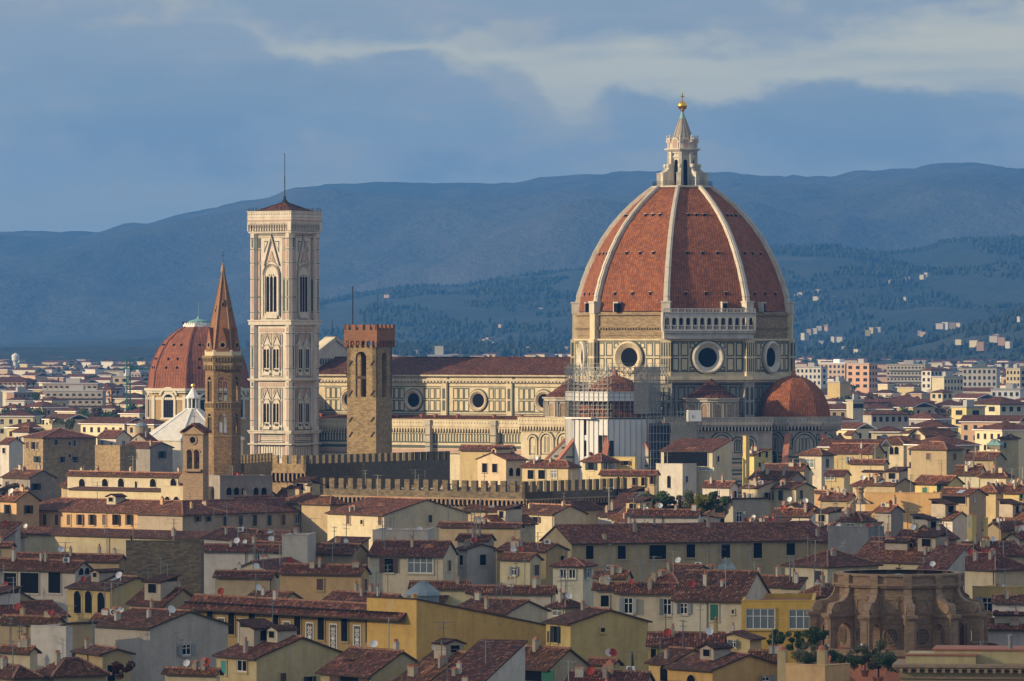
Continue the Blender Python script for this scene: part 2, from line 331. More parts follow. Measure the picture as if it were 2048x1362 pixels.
mb.build('vent_opening',['dark_opening','marble'],dome,WHITE)
# lantern
lan=None; mb=MB()
mb.prism(ngon(8,7.1,22.5),93.0,93.6,None,0); mb.prism(ngon(8,7.5,22.5),93.6,93.95,None,0)
mb.prism(ngon(8,3.25,22.5),93.9,102.4,None,0)
for i,(r,z0,z1) in enumerate(((3.5,100.9,101.3),(3.55,102.0,102.5),(4.0,102.5,102.8),(4.5,102.8,103.15),(3.7,103.15,104.6),(3.9,104.5,104.8))): mb.prism(ngon(8,r,22.5),z0,z1,None,0)
lan=mb.build('lantern','marble',CATH,WHITE)
for k in range(8):
    M=wp(45*k,3.0); mb=MB(); mb.slab(archp(0,94.0,99.9,.5),-.03,.2,M,0); mb.build('lancet_window','dark_opening',lan)
    mb=MB(); M=rz(VA(k))
    pr=[(2.9,93.9),(6.1,93.9),(6.1,97.0),(5.6,97.3),(5.1,97.5),(4.5,98.1),(4.1,99.0),(3.75,99.3),(3.7,102.3),(2.9,102.3)]
    MM=M@Matrix(((1,0,0,0),(0,1,0,0),(0,0,1,0),(0,0,0,1)))
    mb.slab(pr,-.38,.38,MM,0,True); mb.box(5.5,6.3,-.55,.55,93.9,96.9,M,0); mb.box(5.4,6.4,-.65,.65,96.9,97.15,M,0)
    mb.lathe([(0.01,98.4),(.45,98.5),(.55,98.9),(.45,99.3),(.01,99.4)],8,M@T((4.2,0,0)),0)
    mb.build('buttress','marble',lan,WHITE)
    mb=MB(); M=rz(VA(k))@T((3.75,0,0)); mb.lathe([(.38,104.7),(.38,105.0),(.2,105.1),(.33,105.5),(.15,105.8),(.26,106.1),(.05,106.5)],8,M); mb.build('pinnacle','marble',lan,WHITE)
    mb=MB(); M=wp(45*k,3.35); mb.slab(archp(0,103.2,104.9,.95),-.25,.6,M,0); mb.slab(archp(0,103.3,104.8,.62),-.27,-.2,M,1); mb.build('niche',['marble','pink_marble'],lan,WHITE)
mb=MB(); mb.lathe([(2.75,104.6),(2.55,105.6),(1.75,107.9),(1.0,109.9),(.75,110.5)],16)
for k in range(8): mb.M=rz(VA(k)); mb.bar((2.6,0,105.4),(.7,0,110.6),.12); mb.M=None
mb.build('cone','marble',lan,GREYM)
mb=MB(); mb.lathe([(.76,110.4),(.35,112.0),(.32,112.4)],12); mb.build('cone_tip','copper_green',lan)
mb=MB(); mb.lathe([(.45,112.35),(.55,112.5),(.3,112.7)],12); mb.sphere((0,0,113.7),1.15,16); mb.build('ball','gold',lan,None,True)
mb=MB(); mb.M=rz(PHI); mb.box(-.13,.13,-.1,.1,114.8,116.9); mb.box(-.45,.45,-.1,.1,115.85,116.1); mb.M=None; mb.build('cross','gold',lan)
mb=MB()
for k in range(8):
    M=wp(45*k,7.35*.924)
    for z in (94.4,95.0): mb.box(-2.85,2.85,-.03,.03,z,z+.05,M)
    for i in range(8): mb.box(-2.85+i*.8,-2.8+i*.8,-.03,.03,93.9,95,M)
mb.build('railing','iron',lan)
# drum
RD=26.9; AP=RD*math.cos(R(22.5)); HW=RD*math.sin(R(22.5))
mb=MB(); mb.prism(ngon(8,RD,22.5),47.5,56.2); 
for r,z0,z1 in ((RD+.25,47.5,48.0),(RD+1.5,46.6,47.5),(RD+.9,46.0,46.6),(RD+.35,56.1,56.5)): mb.prism(ngon(8,r,22.5),z0,z1)
drum=mb.build('drum','marble',CATH,CREAM)
ROUGH=(.33,.27,.17)
mb=MB(); mb.prism(ngon(8,RD-.5,22.5),56.5,63.0,None,0); mb.prism(ngon(8,RD+.1,22.5),62.2,62.5,None,1); mb.prism(ngon(8,RD-.2,22.5),59.2,59.45,None,1); mb.prism(ngon(8,RD-.3,22.5),57.3,57.5,None,1)
for k in (-1,0,2,3): 
    M=wp(45*k,AP-.45)
    for i in range(26): mb.box(-HW+.9+i*.77,-HW+1.25+i*.77,-.45,.1,58.75,59.2,M,1)
mb.build('unfinished_band',['band_stone','band_stone'],drum)
PIER=[]
for k in range(8):
    mb=MB(); M=rz(VA(k)); mb.prism([(25,-1.25),(27.6,-1.25),(27.6,1.25),(25,1.25)],47.5,56.4,M); mb.box(25,27.2,-1.05,1.05,56.4,62.8,M)
    for s in (-1,1):
        for a,b_ in ((48.6,51.8),(52.3,55.6)):
            for e in (.3,.9): mb.box(27.6,27.66,s*e-.12,s*e+.12,a,b_,M,1)
            mb.box(26.9,27.4,s*1.25-(.06 if s<0 else 0),s*1.25+(.06 if s>0 else 0),a,b_,M,1)
    mb.build('corner_pier',['marble','green_marble'],drum,CREAM)
for k in (-1,0,1,2):
    M=wp(45*k,AP); mb=MB(); g_=0; t=.26; pr=.07
    mb.frame(-HW+1.6,HW-1.6,48.5,55.9,.22,pr,M,0)
    for s in (-1,1):
        for (c,wd) in ((8.0,1.55),(5.7,1.55),(3.75,1.2)):
            if wd<1.5: 
                mb.frame(s*c-wd/2-.1,s*c+wd/2+.1,54.2,55.6,t,pr-.01,M,0); mb.frame(s*c-wd/2-.1,s*c+wd/2+.1,48.8,49.8,t,pr-.01,M,0)
            else:
                mb.frame(s*c-.95,s*c+.95,52.3,55.6,t,pr-.01,M,0); mb.frame(s*c-.95,s*c+.95,48.8,51.9,t,pr-.01,M,0)
    for q in (0,1):   # small panels on the corner piers
        for s in (-1,1):
            M2=rz(VA(k)-(45 if s<0 else 0))@T((0,0,0))
    mb.build('marble_inlay','green_marble',drum)
    mb=MB(); mb.ring(0,52,2.35,3.5,.12,1.0,M,0,32); mb.ring(0,52,3.5,3.95,1.0,.75,M,0,32); ocu=mb.build('round_window','marble',drum,WHITE if k else CREAM)
    mb=MB(); mb.slab([(2.4*math.cos(R(a)),52+2.4*math.sin(R(a))) for a in range(0,360,15)],-.05,.1,M); mb.build('glass','dark_opening',ocu)
    mb=MB(); mb.ring(0,52,4.0,4.3,.09,.09,M,0,32); mb.build('inlay_ring','green_marble',ocu)
# finished gallery on the south-east face
M=wp(45,AP); gw=11.3; mb=MB()
mb.box(-gw,gw,-2.0,0,57.9,58.4,M); mb.box(-gw+.2,gw-.2,-1.4,0,56.5,57.9,M); mb.box(-gw-.2,gw+.2,-2.2,0,58.4,58.75,M)
mb.box(-gw,gw,-2.0,-1.5,61.9,62.75,M); mb.box(-gw-.2,gw+.2,-2.2,-1.3,62.75,62.95,M); mb.box(-gw,gw,-2.1,-1.95,63.6,63.8,M)
n=13; st=2*gw/n
for i in range(n+1):
    u=-gw+i*st; mb.box(u-.3,u+.3,-1.98,-1.5,58.75,61.9,M); mb.box(u-.16,u+.16,-2.1,-1.9,62.95,63.6,M); mb.box(u-.16,u+.16,-2.15,-1.95,58.75,59.8,M)
    if i<n:
        c=u+st/2; ri=st/2-.3
        for j in range(6):     # spandrels around each arch
            a,b=PI*j/6,PI*(j+1)/6
            mb.poly([(c+ri*math.cos(a),-1.96,61.0+ri*math.sin(a)),(c+ri*math.cos(a),-1.96,61.9),(c+ri*math.cos(b),-1.96,61.9),(c+ri*math.cos(b),-1.96,61.0+ri*math.sin(b))],None,None,M)
        mb.box(c-st/2+.3,c+st/2-.3,-2.1,-1.95,59.6,59.8,M)
        for j in range(3): mb.box(c-.3+j*.3-.06,c-.3+j*.3+.06,-2.08,-1.98,58.75,59.6,M); mb.box(c-.35+j*.35-.06,c-.35+j*.35+.06,-2.08,-1.98,62.95,63.6,M)
for s in (-1,1): mb.box(s*gw-.25,s*gw+.25,-2,0,58.7,62.8,M)
mb.box(-gw+.3,gw-.3,-.25,0,58.8,62.8,M)
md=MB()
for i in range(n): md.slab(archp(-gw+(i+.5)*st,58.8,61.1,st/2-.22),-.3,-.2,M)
md.build('gallery_shade','grey_void',drum)  # dark arches laid on the back wall paint the shade of the passage
mb.build('arcaded_gallery','marble',drum,(.52,.50,.46))
# body below the drum
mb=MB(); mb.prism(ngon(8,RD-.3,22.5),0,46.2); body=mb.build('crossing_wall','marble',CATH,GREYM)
mb=MB()
for k in (-1,0,1,2):
    M=wp(45*k,AP-.28)
    for c in (-8.8,-6.4,-4,4,6.4,8.8):
        for a,b in ((38.2,41.4),(41.8,45.0)): mb.frame(c-.9,c+.9,a,b,.3,.08,M,0)
    for z in (37.2,37.7,45.4): mb.box(-HW,HW,-.1,0,z,z+.22,M)
mb.build('wall_inlay','green_marble',body)
mb=MB()
for k in range(8):
    M=rz(VA(k)); mb.box(24,27.2,-1.5,1.5,0,46,M,0)
    for z in (38.2,41.8):
        for s in (-1,1): mb.box(27.2,27.27,s*.7-.35,s*.7+.35,z,z+3,M,1)
mb.build('wall_pier',['marble','green_marble'],body,(.36,.33,.28))
# corbelled parapet + arcaded wall used all round the lower body
def parapet(mb,u0,u1,top,M,sp=.82):            # materials: 0 marble, 1 dark, 2 green, 3 pink
    mb.box(u0-.2,u1+.2,-1.25,-.9,top-1.35,top,M,0); mb.box(u0-.25,u1+.25,-1.4,-.8,top,top+.15,M,0); mb.box(u0,u1,-1.25,0,top-1.7,top-1.35,M,0)
    n=max(1,int((u1-u0)/sp)); s=(u1-u0)/n
    for i in range(n):
        c=u0+(i+.5)*s
        mb.slab([(c-.13,top-.75),(c,top-.95),(c+.13,top-.75),(c,top-.5)],-1.28,-1.24,M,2)
        mb.slab([(c-s/2,top-1.7),(c-s/2,top-3.1),(c-s/2+.12,top-3.1),(c-s/2+.16,top-2.4),(c,top-1.95),(c+s/2-.16,top-2.4),(c+s/2-.12,top-3.1),(c+s/2,top-3.1),(c+s/2,top-1.7)],-1.05,-.8,M,0)
        mb.prism([(c-s/2-.12,-1.0),(c-s/2+.12,-1.0),(c-s/2+.12,0),(c-s/2-.12,0)],top-2.9,top-1.9,M,0)
    mb.box(u0,u1,-.04,0,top-3.2,top-1.7,M,1); mb.box(u0,u1,-.3,0,top-3.45,top-3.2,M,0)
def striped(mb,u0,u1,z0,z1,M,st=.9):
    z=z0;i=0
    while z<z1: mb.box(u0,u1,-.07,0,z,min(z+.42,z1),M,2 if i%3 else 3); z+=st; i+=1
def blind_arch(mb,c,r,zs,z0,M,inner=True):
    mb.ring(c,zs,r,r+.35,.35,.35,M,0,14,0,180); mb.ring(c,zs,r+.37,r+.7,.12,.12,M,2,14,0,180)
    mb.slab(archp(c,z0,zs,r),-.05,0,M,2); mb.slab(archp(c,z0+.2,zs,r-.3),-.08,0,M,0)
    for s in (-1,1): mb.box(c+s*(r+.17)-.18,c+s*(r+.17)+.18,-.35,0,z0,zs,M,0)
    if inner:
        for q in (-.4,.15): mb.frame(c+q*r,c+q*r+r*.28,z0+.5,zs+r*.55,.12,.14,M,2)
MM4=['marble','dark_opening','green_marble','pink_marble']
def tribune(ang,cd,name,cover):
    root=MB(); M0=rz(ang)@T((0,-cd,0)); rl=10.4
    root.M=M0; root.prism(ngon(8,rl,22.5),0,37.0)
    for r,z0,z1 in ((rl+.9,36.2,36.5),): root.prism(ngon(8,r,22.5),z0,z1)
    root.prism([(-8,0),(8,0),(8,14),(-8,14)],0,36.9)
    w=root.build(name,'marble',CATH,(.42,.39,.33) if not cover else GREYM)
    ap=rl*math.cos(R(22.5)); hw=rl*math.sin(R(22.5))
    for k in (-2,-1,0,1,2):
        M=M0@wp(45*k,ap); mb=MB(); parapet(mb,-hw-.3,hw+.3,37.6,M)
        if not cover:
            blind_arch(mb,0,2.5,31.2,29.0,M,False)
            mb.slab(archp(0,20,28.6,.95,10,1.4),-.12,0,M,1); mb.ring(0,28.6,.95,1.25,.3,.3,M,0,10,0,180)
            for s in (-1,1): mb.box(s*1.1-.15,s*1.1+.15,-.3,0,20,28.6,M,0)
            striped(mb,-hw+.1,hw-.1,18,29,M)
            for s in (-1,1): mb.frame(s*3.35-.4,s*3.35+.4,30,33.6,.18,.08,M,2)
            for q in (-1.3,-.4,.5): mb.frame(q,q+.8,29.4,32.6,.14,.14,M,2)
        mb.build('parapet_wall',MM4,w,(.40,.37,.32))
    for k in (-2,-1,0,1):       # sloping buttress fins
        M=M0@rz(22.5+45*k-90)
        mb=MB(); mb.slab([(9.4,0),(23,0),(23,21),(11.0,33.2),(9.4,33.2)],-.55,.55,M,0,True); mb.slab([(11,33.2),(23,21),(23,21.5),(11.2,33.7)],-.7,.7,M,1,True)
        for z in range(20,33,2):
            for s in (-.6,.56): mb.box(10.2,10.2+(34-z)*.93-1,s,s+.04,z,z+.5,M,2)
        mb.build('buttress',['marble','terracotta','green_marble'],w,(.42,.39,.33))
    rr=9.0; pr=[(rr*math.cos(R(t*9)),37.0+10.6*math.sin(R(t*9))) for t in range(0,11)]; pr[-1]=(.01,47.6)
    mb=MB(); mb.lathe(pr,8,M0,0,22.5); mb.M=M0
    h=mb.build('half_dome','dome_tiles',w); mb=MB(); mb.M=M0; mb.lathe([(.75,47.1),(.75,47.9),(.5,48.2),(.6,48.7),(.2,49.2),(.01,49.3)],8); mb.build('knob','terracotta',h)
    return w
tribune(90,31.4,'east_tribune',False); tribune(0,31.4,'south_tribune',True)
# walls between the tribunes, with the little round exedras on top
def exedra(ang,dist,r):
    M0=rz(ang)@T((0,-dist,0)); mb=MB(); mb.lathe([(r,36.5),(r,41.6)],16,M0); mb.lathe([(r+.25,37.6),(r+.25,37.2),(r,37)],16,M0); mb.lathe([(r,41.2),(r+.5,41.4),(r+.5,41.9),(r+.9,42.0),(r+.9,42.3),(0.01,42.4)],16,M0)
    e=mb.build('round_exedra','marble',CATH,(.46,.42,.35))
    for i in range(-3,4):
        M=M0@wp(i*30,r*.995); mb=MB(); mb.slab(archp(0,37.8,40.0,.8),-.06,.3,M,1); mb.ring(0,40,.8,1.05,.2,.2,M,0,10,0,180)
        for s in (-1,1): mb.box(s*.92-.13,s*.92+.13,-.22,.1,37.7,40,M,0); mb.box(s*1.35-.14,s*1.35+.14,-.4,.1,37.7,41.2,M,0)
        mb.build('niche',['marble','pietra'],e,(.46,.42,.35))
    mb=MB(); mb.lathe([(r+.8,42.0),(r*.55,44.4),(.15,46.9)],20,M0); mb.build('roof','roof_tiles',e,(1,.9,.85))
exedra(45,28.6,6.1); exedra(-45,28.2,6.1)
M=wp(45,34.6); mb=MB(); mb.box(-13.5,13.5,0,9,0,37.0,M,0); parapet(mb,-13.2,13.2,37.6,M)
for c,r in ((1.0,2.3),(-8,2.3),(-4,1.0),(5.0,1.05),(7.8,1.2)): blind_arch(mb,c,r,31.4,29.2,M)
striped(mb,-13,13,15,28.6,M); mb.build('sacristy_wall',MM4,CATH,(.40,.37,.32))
# ---------------- nave
NX0,NX1=-104.5,-23.; CY=-10.5; AY=-21.
zc=lambda py:55-(py-690)/8.03
Mc=T((0,CY,0)); mb=MB(); mb.box(NX0,NX1,CY,-CY,30,48.0,None,0); nave=mb.build('nave','marble',CATH,CREAM)
mb=MB(); M=Mc
mb.box(NX0,NX1,-.5,0,zc(752)+.1,48.0,M,0); mb.box(NX0,NX1,-1.2,0,47.2,47.7,M,0); mb.box(NX0,NX1,-.8,0,46.0,46.5,M,0); mb.box(NX0,NX1,-.12,0,zc(764),46.0,M,1)
for i in range(int((NX1-NX0)/1.0)): mb.box(NX0+i+.2,NX0+i+.75,-.75,-.1,45.6,46.05,M,0)
mb.build('cornice',['marble','pietra'],nave,(.52,.46,.34))
OC=[-33.5,-52.9,-72.3,-91.7]
mb=MB()
for c in OC:
    for s in (-1,1):
        for q in ((3.8,5.55,7.3) if s>0 else (3.5,5.15,6.8)):
            for a,b in ((zc(798.5),zc(776)),(zc(823),zc(800.5))): mb.frame(c+s*q-.76,c+s*q+.76,a,b,.25,.07,M)
    x=c+9.2
    for a,b in ((zc(798),zc(777)),(zc(822),zc(801))): mb.box(x-.42,x+.42,-.31,0,a,b,Mc)
    mb.box(x+.95,x+1.3,-.3,0,37,48,Mc)
for z in (zc(774.5),zc(824.5),zc(829)): mb.box(NX0,NX1,-.07,0,z,z+.22,M)
mb.build('marble_inlay','green_marble',nave)
mb=MB()
for c in OC:
    x=c+9.2; mb.box(x-.8,x+.8,-.27,0,37,46,M,0)
    mb.box(x-1.05-.0,x-.95,-.6,0,37,48,M,1) if False else None
mb.build('pilaster','marble',nave,CREAM)
for c in OC:
    mb=MB(); mb.ring(c,zc(801),1.75,2.3,.1,.55,M,0,28); mb.ring(c,zc(801),2.3,2.65,.55,.4,M,0,28); o=mb.build('round_window','marble',nave,(.56,.46,.33))
    mb=MB(); mb.slab([(c+1.8*math.cos(R(a)),zc(801)+1.8*math.sin(R(a))) for a in range(0,360,15)],-.04,.05,M); mb.build('glass','dark_opening',o)
    mb=MB(); mb.ring(c,zc(801),2.7,2.95,.08,.08,M,0,28); mb.build('inlay_ring','green_marble',o)
mb=MB(); rz1=51.9
mb.poly([(NX0,CY-1.3,47.75),(NX1+1,CY-1.3,47.75),(NX1+1,0,rz1),(NX0,0,rz1)]); mb.poly([(NX1+1,-CY+1.3,47.75),(NX0,-CY+1.3,47.75),(NX0,0,rz1),(NX1+1,0,rz1)]); mb.box(NX0,NX1+1,CY-1.3,CY-1.1,47.6,47.76)
for i in range(int((NX1-NX0)/.9)): mb.box(NX0+i*.9,NX0+i*.9+.75,-.2,.2,rz1-.1,rz1+.15)
mb.build('roof','roof_tiles',nave,(.85,.80,.8))
# aisle
mb=MB(); mb.box(NX0,-22.,AY,CY-.01,0,36.0,None,0); Ma=T((0,AY,0)); ZA=36.5
ais=mb.build('aisle','marble',CATH,CREAM)
mb=MB(); mb.poly([(NX0,AY+.3,36.05),(-20,AY+.3,36.05),(-20,CY,37.5),(NX0,CY,37.5)]); mb.build('roof','roof_tiles',ais,(1,.85,.8))
mb=MB(); parapet(mb,NX0,-29.5,ZA,Ma); mb.build('parapet',MM4,ais,CREAM)
mb=MB(); za_=zc(882); zb_=zc(864.5)
mb.box(NX0,-29.5,-.05,0,za_-.15,za_,Ma,0); mb.box(NX0,-29.5,-.05,0,zb_,zb_+.15,Ma,0)
x=NX0+.4
while x<-30.5: mb.box(x,x+.42,-.06,0,za_,zb_,Ma,0); x+=.86
for z in (zc(884.5),zc(893),zc(907)): mb.box(NX0,-22.5,-.09,0,z,z+.2,Ma,0)
for z in (zc(891),zc(895)): mb.box(NX0,-22.5,-.12,0,z,z+.2,Ma,0)
mb.box(NX0,-22.5,-.06,0,zc(905),zc(897),Ma,1)
mb.build('marble_inlay',['green_marble','pink_marble'],ais)
mb=MB()
for c in OC:
    x=c-7.2; mb.box(x-.7,x+.7,-1.6,0,0,ZA-.2,Ma,0); mb.box(x-.9,x+.9,-1.9,-1.2,ZA-1.3,ZA,Ma,0)
    for z in (zc(884.5),zc(893),zc(870)): mb.box(x-.7,x+.7,-1.67,-1.6,z,z+.25,Ma,1)
mb.build('buttress',['marble','green_marble'],ais,(.46,.42,.34))
mb=MB()      # vases along the foot of the clerestory
for px_ in (-97,-86,-74,-66.5,-62.4,-55.8,-45.,-37.):
    mb.lathe([(.25,36.9),(.5,37.3),(.62,37.7),(.3,37.75)],8,T((px_,CY-5,0)))
mb.build('terracotta_pot','terracotta',ais)
mb=MB(); M=T((0,-25,0)); mb.box(-31,-13.5,-0,8,0,36.0,M,0); parapet(mb,-31,-13.6,37.3,M)
for c,r in ((-27.5,.95),(-23.5,1.75),(-18.5,1.9)): blind_arch(mb,c,r,31.7,28.3,M,r>1)
striped(mb,-31,-13.6,15,27.6,M); mb.build('chapel_block',MM4,CATH,CREAM)
mb=MB(); mb.slab([(-31.5,0),(-20,0),(-20,33),(-20.5,33),(-31.5,25)],-1,0,T((0,-25.5,0))@T((0,0,0)),0,True); mb.slab([(-31.9,25.1),(-20.2,33.6),(-20.2,33.2),(-31.9,24.6)][::-1],-1.3,.2,T((0,-25.4,0)),1,True)
# facade wall rising above the nave roof
mb=MB(); Mf=rz(-90)@T((0,NX0,0)); 
Pf=[(-21,0),(21,0),(21,41),(12.5,44),(12.5,51),(0,56.6),(-12.5,51),(-12.5,44),(-21,41)]
mb.slab(Pf,-1.5,1.0,Mf,0,True)
fa=mb.build('facade','marble',CATH,WHITE); mb=MB()
for i in range(26):
    t=i/25; 
    for s in (-1,1): mb.box(s*t*12.5-.3,s*t*12.5+.3,-1.9,1.35,56.3-t*5.6,57.2-t*5.6,Mf,0)
for s in (-1,1):
    for i in range(9): mb.box(s*(2+i*1.15)-.35,s*(2+i*1.15)+.35,.98,1.05,50.0-i*.0,51.6,Mf,1) if 2+i*1.15<9 else None
mb.build('gable_crest',['marble','green_marble'],fa,WHITE)
mb=MB(); mb.tube((NX0,0,56.5),(NX0,0,61.5),.09); mb.build('lightning_rod','iron',fa)

# ================================================================ BELL TOWER (campanile)
CL=Matrix.Rotation(-R(PHI),4,'Z'); cp=CL@Vector((-97.3,-31.2,0))+Vector((41.8,1300,0))
CAMP=thing('bell_tower','tall square bell tower clad in white, pink and green marble, flagpole on its low roof','bell tower',cp,-PHI)
zt=lambda py:55+(690-py)/7.98
hb=5.6; MW=(.62,.56,.47)
mb=MB(); mb.box(-hb,hb,-hb,hb,0,zt(462)); shaft=mb.build('shaft','marble',CAMP,MW)
mb=MB()
for sx in (-1,1):
    for sy in (-1,1): mb.prism([(sx*5.35+a,sy*5.35+b) for a,b in ngon(8,1.15,22.5)],0,zt(463))
mb.build('corner_buttress','marble',shaft,MW)
LED=[(640,650,.5),(757,761,.45),(860,866,.5),(886,888,.3),(464,468,.0)]
for a,b,p in LED:
    mb=MB(); e_=6.35+p*.3; mb.box(-e_,e_,-e_,e_,zt(b),zt(a)); e_+=.2; mb.box(-e_,e_,-e_,e_,zt(a)-.3,zt(a)); mb.build('string_course','marble',shaft,MW)
mb=MB(); zp=zt(425); c0=6.4
mb.box(-c0-.25,c0+.25,-c0-.25,c0+.25,zt(446),zp-.02,None,0); mb.box(-c0-.4,c0+.4,-c0-.4,c0+.4,zp,zp+.2,None,0); mb.box(-c0-.4,c0+.4,-c0-.4,c0+.4,zp-1.35,zp-1.2,None,0); mb.box(-c0-.35,c0+.35,-c0-.35,c0+.35,zt(444),zt(441),None,3)
for k in range(4):
    M=wp(90*k,c0+.25); n=17; s=2*(c0+.2)/n
    for i in range(n):
        c=-c0-.2+(i+.5)*s
        mb.slab([(c-s/2,zt(446)),(c-s/2,zt(458)),(c-s/2+.14,zt(458)),(c-s/2+.16,zt(453)),(c,zt(447.5)),(c+s/2-.16,zt(453)),(c+s/2-.14,zt(458)),(c+s/2,zt(458)),(c+s/2,zt(446))],0,.2,M,0)
        mb.prism([(c-s/2-.16,-.0),(c-s/2+.16,-.0),(c-s/2+.16,1.1),(c-s/2-.16,1.1)],zt(463),zt(446),M,0,True)
        mb.slab([(c-.14,zp-.6),(c,zp-.8),(c+.14,zp-.6),(c,zp-.4)],-.03,0,M,1)
    mb.box(-c0,c0,.7,1.0,zt(463),zt(446),M,1)
par=mb.build('parapet',MM4,CAMP,MW)
mb=MB(); ft=zt(404); q=5.7; qq=[(-q,-q),(q,-q),(q,q),(-q,q)]
for i in range(4): mb.poly([(*qq[i],zp-.1),(*qq[(i+1)%4],zp-.1),(0,0,ft)])
for a,b in qq: mb.bar((a,b,zp-.05),(0,0,ft),.14)
rf=mb.build('roof','roof_tiles',CAMP,(1.25,1.05,.95)); mb=MB(); mb.lathe([(.8,ft-.6),(.75,ft+.2),(.35,ft+.6),(.3,ft+1.4)],8); mb.tube((0,0,ft+1),(0,0,zt(352)),.14,6); mb.tube((0,0,zt(352)),(0,0,zt(307)),.09,5); mb.build('flagpole','iron',rf)
mb=MB()
for k in range(4):
    M=wp(90*k,c0); 
    for i in range(6): mb.ring(-6+i*2.3,zp+.55,.5,.56,.03,.03,M,0,10)
    for i in range(12): mb.box(-c0+i*1.2,-c0+i*1.2+.06,0,.06,zp,zp+1.0,M)
mb.build('railing','iron',par)
def gable(mb,c,zb,zt_,hwid,M,pr=.28,th=.42):
    for s in (-1,1):
        mb.slab([(c+s*hwid,zb),(c+s*(hwid+th*.8),zb),(c,zt_+th*1.5),(c,zt_)][::(1 if s>0 else -1)],-pr,0,M,0)
        mb.slab([(c+s*(hwid+th*.9),zb),(c+s*(hwid+th*1.3),zb),(c,zt_+th*2.2),(c,zt_+th*1.6)][::(1 if s>0 else -1)],-.08,0,M,2)
for k in range(4):
    M=wp(90*k,hb)@Matrix.Diagonal((.86,1,1,1)); mb=MB(); 
    def fr(u0,u1,a,b,mi,t=.17,pr=.06): mb.frame(u0,u1,zt(b),zt(a),t,pr,M,mi)
    # pilaster strips with pink panels, all storeys
    for s in (-1,1):
        for (a,b) in ((479,496),(502,524),(530,556),(561,593),(596,622),(627,638),(655,663),(668,690),(694,735),(740,752),(764,772),(777,795),(800,838),(842,852),(867,882),(892,915)):
            for u,h2 in ((s*6.22,.3),(s*4.45,.36)):
                if (655<=a<860) and abs(u)<5: continue
                pr_=.81 if abs(u)>5 else .09
                mb.box(u-h2,u+h2,-pr_-.03,-pr_+.01,zt(b),zt(a),M,3 if (a*7+int(u*3))%5 else 2)
                if abs(u)<5: fr(u-h2-.2,u+h2+.2,a-1,b+1,2,.1)
        for a in (477.5,499,526.5,558.5,594.5,624.5,667,692,737,775.5,797,840,889):
            mb.box(s*6.22-.62,s*6.22+.62,-.9,-.7,zt(a)-.12,zt(a)+.08,M,2)
            mb.box(s*4.45-.7,s*4.45+.7,-.12,0,zt(a)-.1,zt(a)+.06,M,2) if not 655<a<860 else None
    # top storey
    mb.slab(archp(0,zt(637),zt(552),3.15,12,1.2),-.05,0,M,2); mb.slab(archp(0,zt(636),zt(552),2.95,12,1.2),-.09,0,M,0)
    for r_,p_ in ((2.85,.6),(2.45,.4)):
        mb.ring(0,zt(551),r_-.28,r_,p_*.5,p_,M,0,14,0,180)
        for s in (-1,1): mb.box(s*(r_-.14)-.14,s*(r_-.14)+.14,-p_,0,zt(632),zt(551),M,0)
    mb.box(-2.2,2.2,-.5,0,zt(637),zt(627),M,0); gable(mb,0,zt(532),zt(476),2.5,M,.5)
    mb.slab([(-1.3,zt(524)),(1.3,zt(524)),(0,zt(503))],-.2,0,M,3); mb.ring(0,zt(518),.3,.5,.3,.3,M,0,12)
    mb.slab([(-2.6,zt(483)),(-1.2,zt(483)),(-2.6,zt(506))][::-1],-.1,0,M,2); mb.slab([(2.6,zt(483)),(1.2,zt(483)),(2.6,zt(506))],-.1,0,M,2)
    mb.slab([(-2.45,zt(485)),(-1.5,zt(485)),(-2.45,zt(500))][::-1],-.13,0,M,0); mb.slab([(2.45,zt(485)),(1.5,zt(485)),(2.45,zt(500))],-.13,0,M,0)
    mb.slab(archp(0,zt(628),zt(550),2.1),-.14,0,M,0)
    # twin windows of the two storeys below
    for dy in (0,108):
        fr(-3.9,3.9,667+dy,754+dy,2,.16); fr(-3.0,0,667+dy,754+dy,2,.1); fr(0,3.0,667+dy,754+dy,2,.1)
        for s in (-1,1):
            mb.box(s*3.45-.22,s*3.45+.22,-.1,0,zt(736+dy),zt(697+dy),M,3); mb.slab([(s*3.45-.22,zt(697+dy)),(s*3.45+.22,zt(697+dy)),(s*3.45,zt(692+dy))],-.1,0,M,3)
            mb.frame(s*3.45-.3,s*3.45+.3,zt(688+dy),zt(670+dy),.1,.07,M,2)
            c=s*1.72; gable(mb,c,zt(690+dy),zt(671+dy),1.25,M,.22,.26)
            mb.slab([(c-1.2,zt(669+dy)),(c-.25,zt(669+dy)),(c-1.2,zt(680+dy))][::-1],-.08,0,M,3); mb.slab([(c+1.2,zt(669+dy)),(c+.25,zt(669+dy)),(c+1.2,zt(680+dy))],-.08,0,M,3)
            mb.slab(archp(c,zt(738+dy),zt(699+dy),1.2,10,1.25),-.18,0,M,0); mb.ring(c,zt(699+dy),1.05,1.3,.22,.4,M,0,12,0,180)
            for e in (-1,1): mb.box(c+e*1.17-.12,c+e*1.17+.12,-.38,0,zt(740+dy),zt(699+dy),M,0)
            mb.box(c-1.15,c+1.15,-.35,0,zt(750+dy),zt(745+dy),M,0)
            for e in (-.4,.2): mb.frame(c+e,c+e+.3,zt(743+dy),zt(739+dy),.08,.22,M,2)
        mb.box(-4.4,4.4,-.1,0,zt(664+dy),zt(657+dy),M,3)
        for i in range(14): mb.box(-4.3+i*.63,-4.1+i*.63,-.13,0,zt(663+dy),zt(658+dy),M,0)
    for i in range(14): fr(-4.2+i*.62,-3.75+i*.62,854,860,2,.08)
    for py in (869,872.5,876,880,883.5): mb.box(-4.6,4.6,-.07,0,zt(py)-.1,zt(py)+.06,M,3 if py==876 else 2)
    for i in range(5): fr(-4.0+i*1.75,-2.9+i*1.75,891,915,2,.14)
